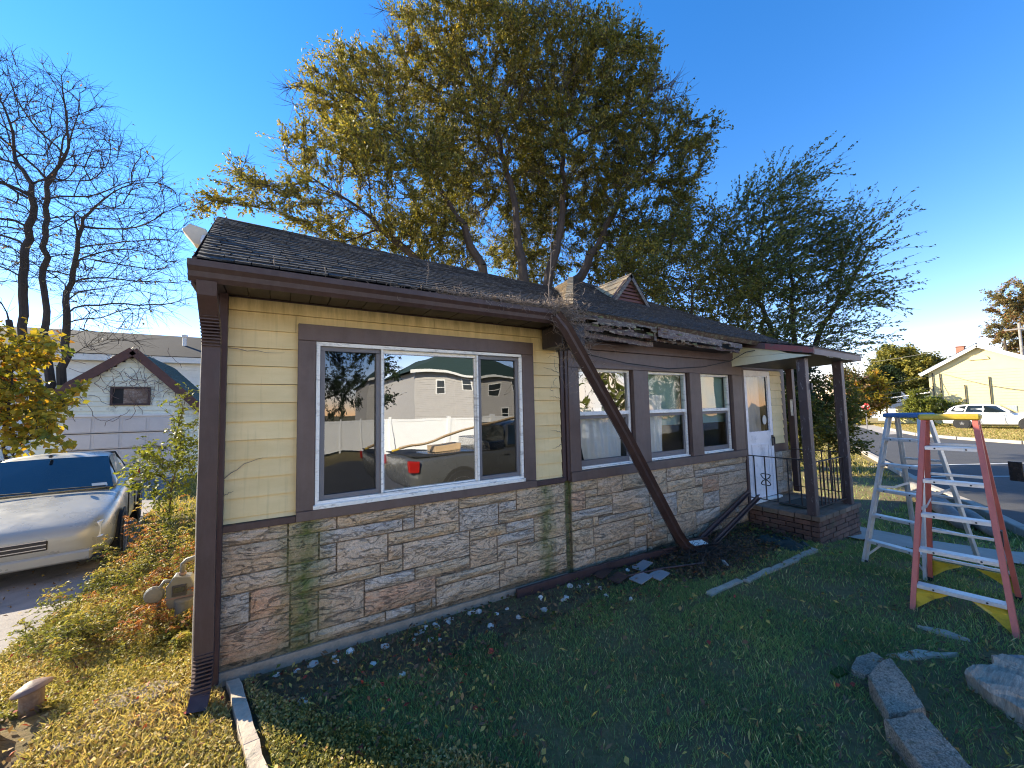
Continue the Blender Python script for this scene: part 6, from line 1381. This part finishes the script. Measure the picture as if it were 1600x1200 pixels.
hd.v = [(x, y * 1.18 + .02 + (.012 if (y > .05 and abs(x) < .02 and -.04 < z < .0) else 0), z) for x, y, z in hd.v]
h_ = hd.build('head', 'skin', PE, smooth=True); h_.location = (0, .02, 1.66)
hr = MB().lathe([(.079, .0), (.084, .05), (.076, .095), (.05, .125), (.01, .137)], (0, 0, 0), 16); hr.v = [(x, y * 1.2 + .0, z) for x, y, z in hr.v]; q_ = hr.build('hair', 'hair_dark', h_, smooth=True)
MB().prism([(-.012, -.03), (0, .02), (.012, -.03)], .10, .125, 'y').build('nose', 'skin', h_, smooth=True)
for sx_ in (-1, 1):
    MB().lathe([(.001, -.008), (.011, 0), (.001, .008)], (sx_ * .028, .105, .01), 8).build('eye', 'far_white', h_, smooth=True)
    MB().lathe([(.004, -.025), (.014, -.01), (.016, .012), (.004, .03)], (sx_ * .078, .02, 0), 8).build('ear', 'skin', h_, smooth=True)
MB().box(-.022, .022, .096, .106, -.062, -.054).build('mouth', 'lamp_red', h_, bevel=.003)
def hand(name, wrist, direc, curl, side, lab=None):
    w = Vector(wrist); d = Vector(direc).normalized(); upv = Vector((0, 0, 1)); s = d.cross(upv).normalized() * side; n_ = s.cross(d).normalized() * side
    vs = [w, w + d * .05, ]; ed = [(0, 1)]; rd_ = [.026, (.034, .018)]
    for k, (off, ln) in enumerate(((-.030, .070), (-.010, .078), (.011, .073), (.030, .058))):
        a = len(vs); p = w + d * .088 + s * off; dd = d.copy(); vs.append(p); rd_.append(.0105); ed.append((1, a))
        for j in range(3):
            dd = (dd - n_ * curl * (.5 + .25 * j)).normalized(); p = p + dd * ln * (.42, .32, .26)[j]; vs.append(p); rd_.append((.0092, .0085, .007)[j]); ed.append((a + j, a + j + 1))
    a = len(vs); p = w + d * .035 - s * .034; vs.append(p); rd_.append(.013); ed.append((1, a)); dd = (d * .7 - s * .7 - n_ * .3).normalized()
    for j in range(2):
        p = p + dd * .034; dd = (dd + d * .5 - n_ * .3).normalized(); vs.append(p); rd_.append((.011, .009)[j]); ed.append((a + j, a + j + 1))
    return skin(name, [tuple(v) for v in vs], ed, rd_, 'skin', PE, 2)
hand('hand', (-.15, .51, 1.115), (.05, .85, .45), .75, 1); hand('hand', (-.01, .52, 1.02), (-.45, .90, -.14), .35, -1)
c8, s8 = math.cos(R(8)), math.sin(R(8))
ph = MB().box(-.037, .037, -.004, .004, -.075, .075).build('phone', 'phone_black', bevel=.003); ph.location = (4.89, .60, 1.19); ph.rotation_euler = (R(-4), 0, R(78))
tag(ph, 'black phone held out at chest height at right edge of the picture', 'phone')

# ================================================================ grass, ground cover, fallen leaves
def gzv(x, y):
    s3 = lambda t: np.clip(t, 0, 1) ** 2 * (3 - 2 * np.clip(t, 0, 1))
    return np.minimum(np.minimum(-.35 * s3((x - 4.5) / 5), -.35 * s3((-y - .2) / 1.1)), -.04 * np.clip(y - 3.3, 0, 8) * np.clip((-x - .3) / .6, 0, 1))
def vnoise(x, y, s, seed):
    rg = np.random.default_rng(seed); G_ = rg.random((64, 64)); u, v = x * s + 500, y * s + 500
    i, j = np.floor(u).astype(int), np.floor(v).astype(int); fu, fv = u - i, v - j; fu = fu * fu * (3 - 2 * fu); fv = fv * fv * (3 - 2 * fv)
    g_ = lambda a, b: G_[a % 64, b % 64]
    return (g_(i, j) * (1 - fu) + g_(i + 1, j) * fu) * (1 - fv) + (g_(i, j + 1) * (1 - fu) + g_(i + 1, j + 1) * fu) * fv
def scatter(x0, x1, y0, y1, dens, seed, mask=None):
    rg = np.random.default_rng(seed); n = int((x1 - x0) * (y1 - y0) * dens); x = rg.uniform(x0, x1, n); y = rg.uniform(y0, y1, n)
    k = np.ones(n, bool) if mask is None else mask(x, y, rg); return x[k], y[k], rg
def blades(name, x, y, rg, h, w, mat, tint, lab, cat='grass'):
    n = len(x); a = rg.uniform(0, 6.283, n); hh = h * rg.uniform(.45, 1.3, n); ln = hh * rg.uniform(.15, .9, n); b = rg.uniform(0, 6.283, n)
    base = np.stack([x, y, gzv(x, y) - .004], 1); s = np.stack([np.cos(a), np.sin(a), 0 * a], 1) * (w * rg.uniform(.6, 1.3, n))[:, None]
    base[:, 2] -= 0; tip = base + np.stack([np.cos(b) * ln, np.sin(b) * ln, hh], 1); mid = base * .45 + tip * .55 + np.array([0, 0, 1]) * (hh * .14)[:, None]
    V = np.stack([base - s * .5, base + s * .5, tip, mid - s * .45], 1)
    o = np_mesh(name, V, 4, mat, tint, None, 'stuff'); o['label'] = lab; o['category'] = cat; return o
nearK = np.array(near)
def kerb_y(x): return np.interp(x, nearK[:, 0], nearK[:, 1])
def lawn_ok(x, y):
    k = (y > kerb_y(x) + .15)
    k &= ~((x > 6.05) & (x < 7.45) & (y > 2.35))
    k &= ~((x > -.32) & (x < 7.5) & (y > 3.25))
    wx0 = np.interp(y, [.3, .95, 1.7, 2.3, 3.2], [8.3, 7.6, 7.1, 6.93, 6.92]); wx1 = np.interp(y, [.7, 1.2, 1.85, 2.6, 3.2], [8.9, 8.35, 8.05, 8.1, 8.25])
    k &= ~((x > wx0) & (x < wx1) & (y > .4) & (y < 3.3))
    k &= ~((x > -.285 + (3.3 - y) * .2) & (x < -.165 + (3.3 - y) * .2) & (y > 1.8) & (y < 3.25))
    return k
def edge_x(y): return np.interp(y, ky, kx)
bed = lambda x, y: 2.92 - .30 * vnoise(x, y, 2.2, 3) - .25 * (x > 3.6) * (x < 5.6)
def m1(x, y, rg):
    k = lawn_ok(x, y) & (x > -.15 + (3.3 - y) * .2)
    p = np.where(y > bed(x, y), .10, .55 + .75 * vnoise(x, y, 1.3, 4)) * np.where(vnoise(x, y, 3.1, 9) < .33, .3, 1) * np.where((vnoise(x, y, 1.1, 41) < .35) & (x < 5), .5, 1)
    p *= np.where((x > 2.3) & (x < 4.2) & (y < 1.05 - .3 * vnoise(x, y, 3, 43)), .38, 1); p *= np.where((x > 2.9) & (np.abs(y - 2.25) < .045), .25, 1); return k & (rg.random(len(x)) < p)
for (x0, x1, y0, y1, d, hh, w, sd) in ((-.2, 4.2, .35, 3.3, 11000, .036, .0038, 1), (4.2, 7.5, -.3, 3.2, 4800, .042, .0055, 2), (7.5, 14, -1, 6, 1100, .075, .012, 3), (2.5, 7.5, -1.2, .35, 1500, .045, .008, 5)):
    x, y, rg = scatter(x0, x1, y0, y1, d, sd, m1)
    t = np.clip(vnoise(x, y, 1.7, 5) * .45 + vnoise(x, y, 6, 6) * .25 + rg.normal(size=len(x)) * .13 - .02, 0, 1); t = np.where(rg.random(len(x)) < .07, .95, t)
    blades('grass', x, y, rg, hh, w, 'blade_lawn', t, ['cool green mown grass on the shaded front lawn', 'shaded grass around the feet of the two ladders', 'grass on the verge between pavement and street', 'shaded grass strip beside the kerb'][(sd - 1) if sd < 4 else 3])
x, y, rg = scatter(14, 34, 2, 12, 160, 7, lambda x, y, rg: y > kerb_y(x) + .3)
blades('grass', x, y, rg, .09, .03, 'blade_dry', rg.random(len(x)) * .8, 'rough grass beyond the porch along the street')
x, y, rg = scatter(29, 50, -3, 17, 180, 8, lambda x, y, rg: x > np.interp(y, [-3, 3.3, 5.6, 7.6, 11, 17], [27.4, 29.8, 31.4, 33.4, 40.4, 54.5]))
blades('grass', x, y, rg, .10, .035, 'blade_dry', np.clip(rg.random(len(x)) * .8 + .1, 0, 1), 'sunlit straw coloured lawn in front of the yellow house')
# left yard: low leafy ground cover, its golden colour carrying sunlight up to shadow edge
def m2(x, y, rg):
    k = lawn_ok(x, y) & (x > edge_x(y) - .02 + .1 * (vnoise(x, y, 5, 8) - .5)) & ((x < -.30) | (y < 3.3))
    k &= x < np.where(y < 3.2, -.165 + (3.3 - y) * .2 + 3, -.3)
    k &= ~((x < -1.1) & (y < 3.62) & (y > 2.2) & (x > -2.0))
    sun = (x - .81) * .77 + (y - 1.89) * .63 < .05  # lit patch: golden plants end along the house's cast shadow line
    return k & ((x < -.1) | sun) & (rg.random(len(x)) < .45 + .6 * vnoise(x, y, 3, 11))
x, y, rg = scatter(-1.9, 1.6, .6, 8.5, 15000, 12, m2)
z = gzv(x, y) + rg.random(len(x)) * .045 * (.5 + vnoise(x, y, 2.5, 13)); dd = unit(rg.normal(size=(len(x), 3)) * np.array([1, 1, .5]))
o = np_mesh('ground_cover', leaves(np.stack([x, y, z], 1), .019, .012, dd, 0, .7, rg), 4, 'blade_dry', np.clip(vnoise(x, y, 2.2, 14) * .5 + rg.random(len(x)) * .5 - .05, 0, 1), None, 'stuff'); o['label'] = 'low golden-green ground cover leaves in the sunlit side yard'; o['category'] = 'ground cover'
x, y, rg = scatter(-1.9, 1.6, .6, 8.5, 6500, 13, m2)
blades('grass', x, y, rg, .055, .005, 'blade_dry', np.clip(vnoise(x, y, 2.2, 14) * .5 + rg.random(len(x)) * .45 - .05, 0, 1), 'sunlit mixed grass and clover stems at the lower left')
x, y, rg = scatter(-5, -.5, 8.5, 18, 260, 14, lambda x, y, rg: x > -2.3)
blades('grass', x, y, rg, .12, .02, 'blade_dry', rg.random(len(x)) * .7, 'tall grass between driveway and the rear side yard')
# weeds in the soil bed along the wall
x, y, rg = scatter(-.1, 6.0, 2.55, 3.24, 520, 15, lambda x, y, rg: rg.random(len(x)) < vnoise(x, y, 4, 16) * 1.2 - .45)
o = np_mesh('bed_weeds', leaves(np.stack([x, y, .012 + rg.random(len(x)) * .03], 1), .04, .028, unit(rg.normal(size=(len(x), 3)) * np.array([1, 1, .4])), 0, .8, rg), 4, 'leaf_elm', rg.random(len(x)) * .75, None, 'stuff'); o['label'] = 'small green weeds growing in the soil along the stone wall'; o['category'] = 'weeds'
# fallen leaves
def litter(name, x0, x1, y0, y1, d, sd, L_, W_, mask, lab, bias=0.0):
    x, y, rg = scatter(x0, x1, y0, y1, d, sd, mask); dd = unit(rg.normal(size=(len(x), 3)) * np.array([1, 1, .22]))
    o = np_mesh(name, leaves(np.stack([x, y, gzv(x, y) + .012 + rg.random(len(x)) * .035], 1), L_, W_, dd, 0, 1.2, rg), 4, 'leaf_litter', np.clip(rg.random(len(x)) * .95 + bias, 0, 1), None, 'stuff'); o['label'] = lab; o['category'] = 'fallen leaves'
litter('fallen_leaves', 0, 9, -.8, 3.0, 75, 21, .05, .014, lambda x, y, rg: lawn_ok(x, y), 'narrow yellow and brown leaves scattered on the shaded lawn')
litter('fallen_leaves', 0, 6, -.2, 3.0, 12, 22, .048, .03, lambda x, y, rg: lawn_ok(x, y), 'broad brown and red leaves lying on the lawn', .1)
litter('fallen_leaves', -.1, 6.05, 2.5, 3.24, 1100, 23, .045, .022, lambda x, y, rg: rg.random(len(x)) < .25 + .75 * (x > 3.4), 'brown leaf litter in the bed along the wall', -.35)
litter('fallen_leaves', 3.6, 6.0, 2.3, 3.2, 700, 24, .05, .022, lambda x, y, rg: (rg.random(len(x)) < .8) & (((x - 4.4) / .9) ** 2 + ((y - 2.85) / .42) ** 2 < 1.2 + .5 * rg.random(len(x))), 'thick brown leaf litter around the fallen gutter end', -.4)
litter('fallen_leaves', -1.8, 1.2, 1, 7, 420, 25, .035, .022, lambda x, y, rg: lawn_ok(x, y) & (x > edge_x(y)) & ((x < -.3) | (y < 3.2)), 'rust and tan leaves lying on the sunlit ground cover', .1)
litter('fallen_leaves', 2.2, 4.2, .2, 1.15, 420, 26, .04, .012, lambda x, y, rg: rg.random(len(x)) < .6, 'dry brown leaf bits around the broken kerb pieces', -.25)
litter('fallen_leaves', -4.6, -1.7, 2, 9, 28, 27, .035, .022, lambda x, y, rg: x < edge_x(y), 'dry leaves blown over the driveway edge')
litter('fallen_leaves', 6.14, 7.34, 2.46, 3.2, 60, 28, .045, .02, lambda x, y, rg: rg.random(len(x)) < .0, 'none') if False else None
# ---- tall weeds in the side yard
def weed(x, y, h, seed, mat, lab, cat='weed', spread=.3, ns=4, L_=.035, arch=.6, group=None, bias=0.0, lat=.16):
    rg = np.random.default_rng(seed); z = float(gzv(np.array([x]), np.array([y]))[0]); t = thing('side_yard_weed', lab, cat, (x, y, z), group)
    A, B, ra, LC, LD, TT = [], [], [], [], [], []
    for s in range(ns):
        p = np.array([x, y, z]) + np.append(rg.normal(size=2) * spread * .25, 0); d = unit(np.array([rg.normal() * .22, rg.normal() * .22, 1.0])); hh = h * rg.uniform(.6, 1.05)
        for i in range(9):
            q = p + d * hh / 9; A.append(p); B.append(q); ra.append(.0035 * (1 - i / 12)); d = unit(d + np.array([rg.normal() * .09, rg.normal() * .09, .02 - arch * .03 * i]))
            if i > 1:
                for c in range(3):
                    a = rg.uniform(0, 6.283); u = np.array([math.cos(a), math.sin(a), .45]); p2 = p + (q - p) * rg.random(); ln = lat * (1.25 - i / 10) * rg.uniform(.6, 1.2); tt = float(np.clip(.25 + .07 * i + rg.normal() * .13 + bias, 0, 1))
                    for k in range(5):
                        q2 = p2 + u * ln / 5; A.append(p2); B.append(q2); ra.append(.0014)
                        for r_ in (0, 1): LC.append(p2 + (q2 - p2) * rg.random() + rg.normal(size=3) * .006); LD.append(np.cross(u, [0, 0, 1.0]) * (1 if r_ else -1) + u * .6); TT.append(tt + rg.normal() * .05)
                        u = unit(u + np.array([0, 0, -.22 * arch * 1.6])); p2 = q2
            p = q
    np_mesh('stems', edges_mesh('s', A, B, np.array(ra), np.array(ra) * .9, 'bark_brown', t, 3), 4, 'bark_brown', None, t)
    np_mesh('foliage', leaves(np.array(LC), L_, L_ * .36, unit(np.array(LD)), .1, .5, rg), 4, mat, np.clip(TT, 0, 1), t)
    return t
for i, (x, y, h, ns, sp, b_, la) in enumerate((( -.93, 5.6, 1.22, 4, .25, .05, .26), (-1.22, 6.2, 1.0, 4, .5, .55, .12), (-.80, 5.1, .55, 5, .5, .05, .2), (-1.25, 5.6, .55, 5, .5, .0, .2), (-1.05, 4.9, .45, 6, .6, .1, .2), (-1.35, 6.1, .6, 5, .5, .0, .2), (-1.45, 5.3, .42, 6, .6, -.1, .22), (-1.45, 4.7, .36, 6, .6, -.15, .2),
        (-.75, 4.5, .34, 6, .5, .3, .18), (-1.15, 4.35, .30, 6, .6, -.05, .2), (-.85, 6.4, .7, 4, .4, .0, .2), (-.65, 7.3, .9, 5, .4, -.1, .2), (-1.0, 7.1, .8, 5, .5, -.1, .2), (-.75, 5.7, .6, 5, .4, .4, .15), (-.95, 5.25, .4, 6, .4, .55, .15), (-1.6, 6.5, .5, 5, .5, -.1, .2), (-.55, 4.1, .2, 5, .3, .1, .12), (-.78, 4.22, .34, 7, .5, .25, .14), (-.62, 4.15, .22, 7, .4, .0, .12))):
    weed(x, y, h, 200 + i, 'leaf_weed', ['tallest pale fern-like weed close to the brown downspout', 'reddish drooping weed stalk right of the sedan', 'bushy golden weed just behind the gas meter', 'feathery weed at the driveway side, behind the low ones', 'low golden weed clump left of gas meter', 'mid-height weed beside the front of the sedan', 'spreading green weed leaning over the driveway', 'lowest fern-like weed at the driveway edge',
        'rusty weed touching the gas meter pipe', 'green weed in front of the meter regulator', 'upright weed behind the tallest fern-like one', 'dense weed deep in the side yard by the wall', 'dark weed deep in the side yard by the driveway', 'rust-brown weed between the tall ferns and the wall', 'red-leaved low weed above the gas meter', 'weed growing by the sedan front corner', 'small weed at the foot of the gas meter', 'golden weed hiding the lower front of the gas meter', 'low green weed between gas meter and downspout'][i], spread=sp, ns=ns, bias=b_, lat=la, group='weeds in the side yard')
# vines creeping over the siding edges
def creeper(pts, seed, lab, nleaf=0):
    rg = random.Random(seed); m = MB(); P_ = [Vector(p) for p in pts]; m.tube(P_, [.0035 * (1 - i / (len(P_) + 2)) for i in range(len(P_))], 4)
    o = m.build('creeper', 'dead_vine'); tag(o, lab, 'vine'); return o
for i, (x0, z0, dx, dz) in enumerate(((-.29, 2.22, .34, -.02), (-.29, 1.33, .22, .12), (-.285, 1.22, .05, .02), (2.58, 2.13, -.2, .05), (2.585, 1.5, -.14, .03), (2.585, 1.38, -.12, -.04), (2.58, 1.86, -.12, .02))):
    creeper([(x0 + dx * t / 6, 3.281, z0 + dz * math.sin(t / 6 * 1.6) + .006 * math.sin(t * 2.5)) for t in range(7)], i, ['dry creeper strand high on the left siding', 'curved dry creeper strand low on the left siding', 'small dry creeper stub by the left corner post', 'dry creeper strand high on siding right of the picture window', 'dry creeper tuft midway on the siding right of the window', 'lowest dry creeper strand right of the picture window', 'dry creeper strand beside the dark corner, upper middle'][i])
rgv = random.Random(3); A, B, ra = [], [], []
for i in range(46):
    p = Vector((-4.16 + rgv.gauss(0, .8), 17.93, 3.0 + rgv.gauss(0, .5))); d = Vector((rgv.gauss(0, 1), 0, rgv.gauss(0, 1))).normalized()
    for s in range(6):
        q = p + d * .14; A.append(tuple(p)); B.append(tuple(q)); ra.append(.008); p = q; d = (d + Vector((rgv.gauss(0, .5), 0, rgv.gauss(0, .5)))).normalized()
o = np_mesh('garage_vine', edges_mesh('v', A, B, np.array(ra), np.array(ra), 'rusty_plate', None, 3), 4, 'rusty_plate'); tag(o, 'thin brown vines climbing over the garage gable', 'vine')
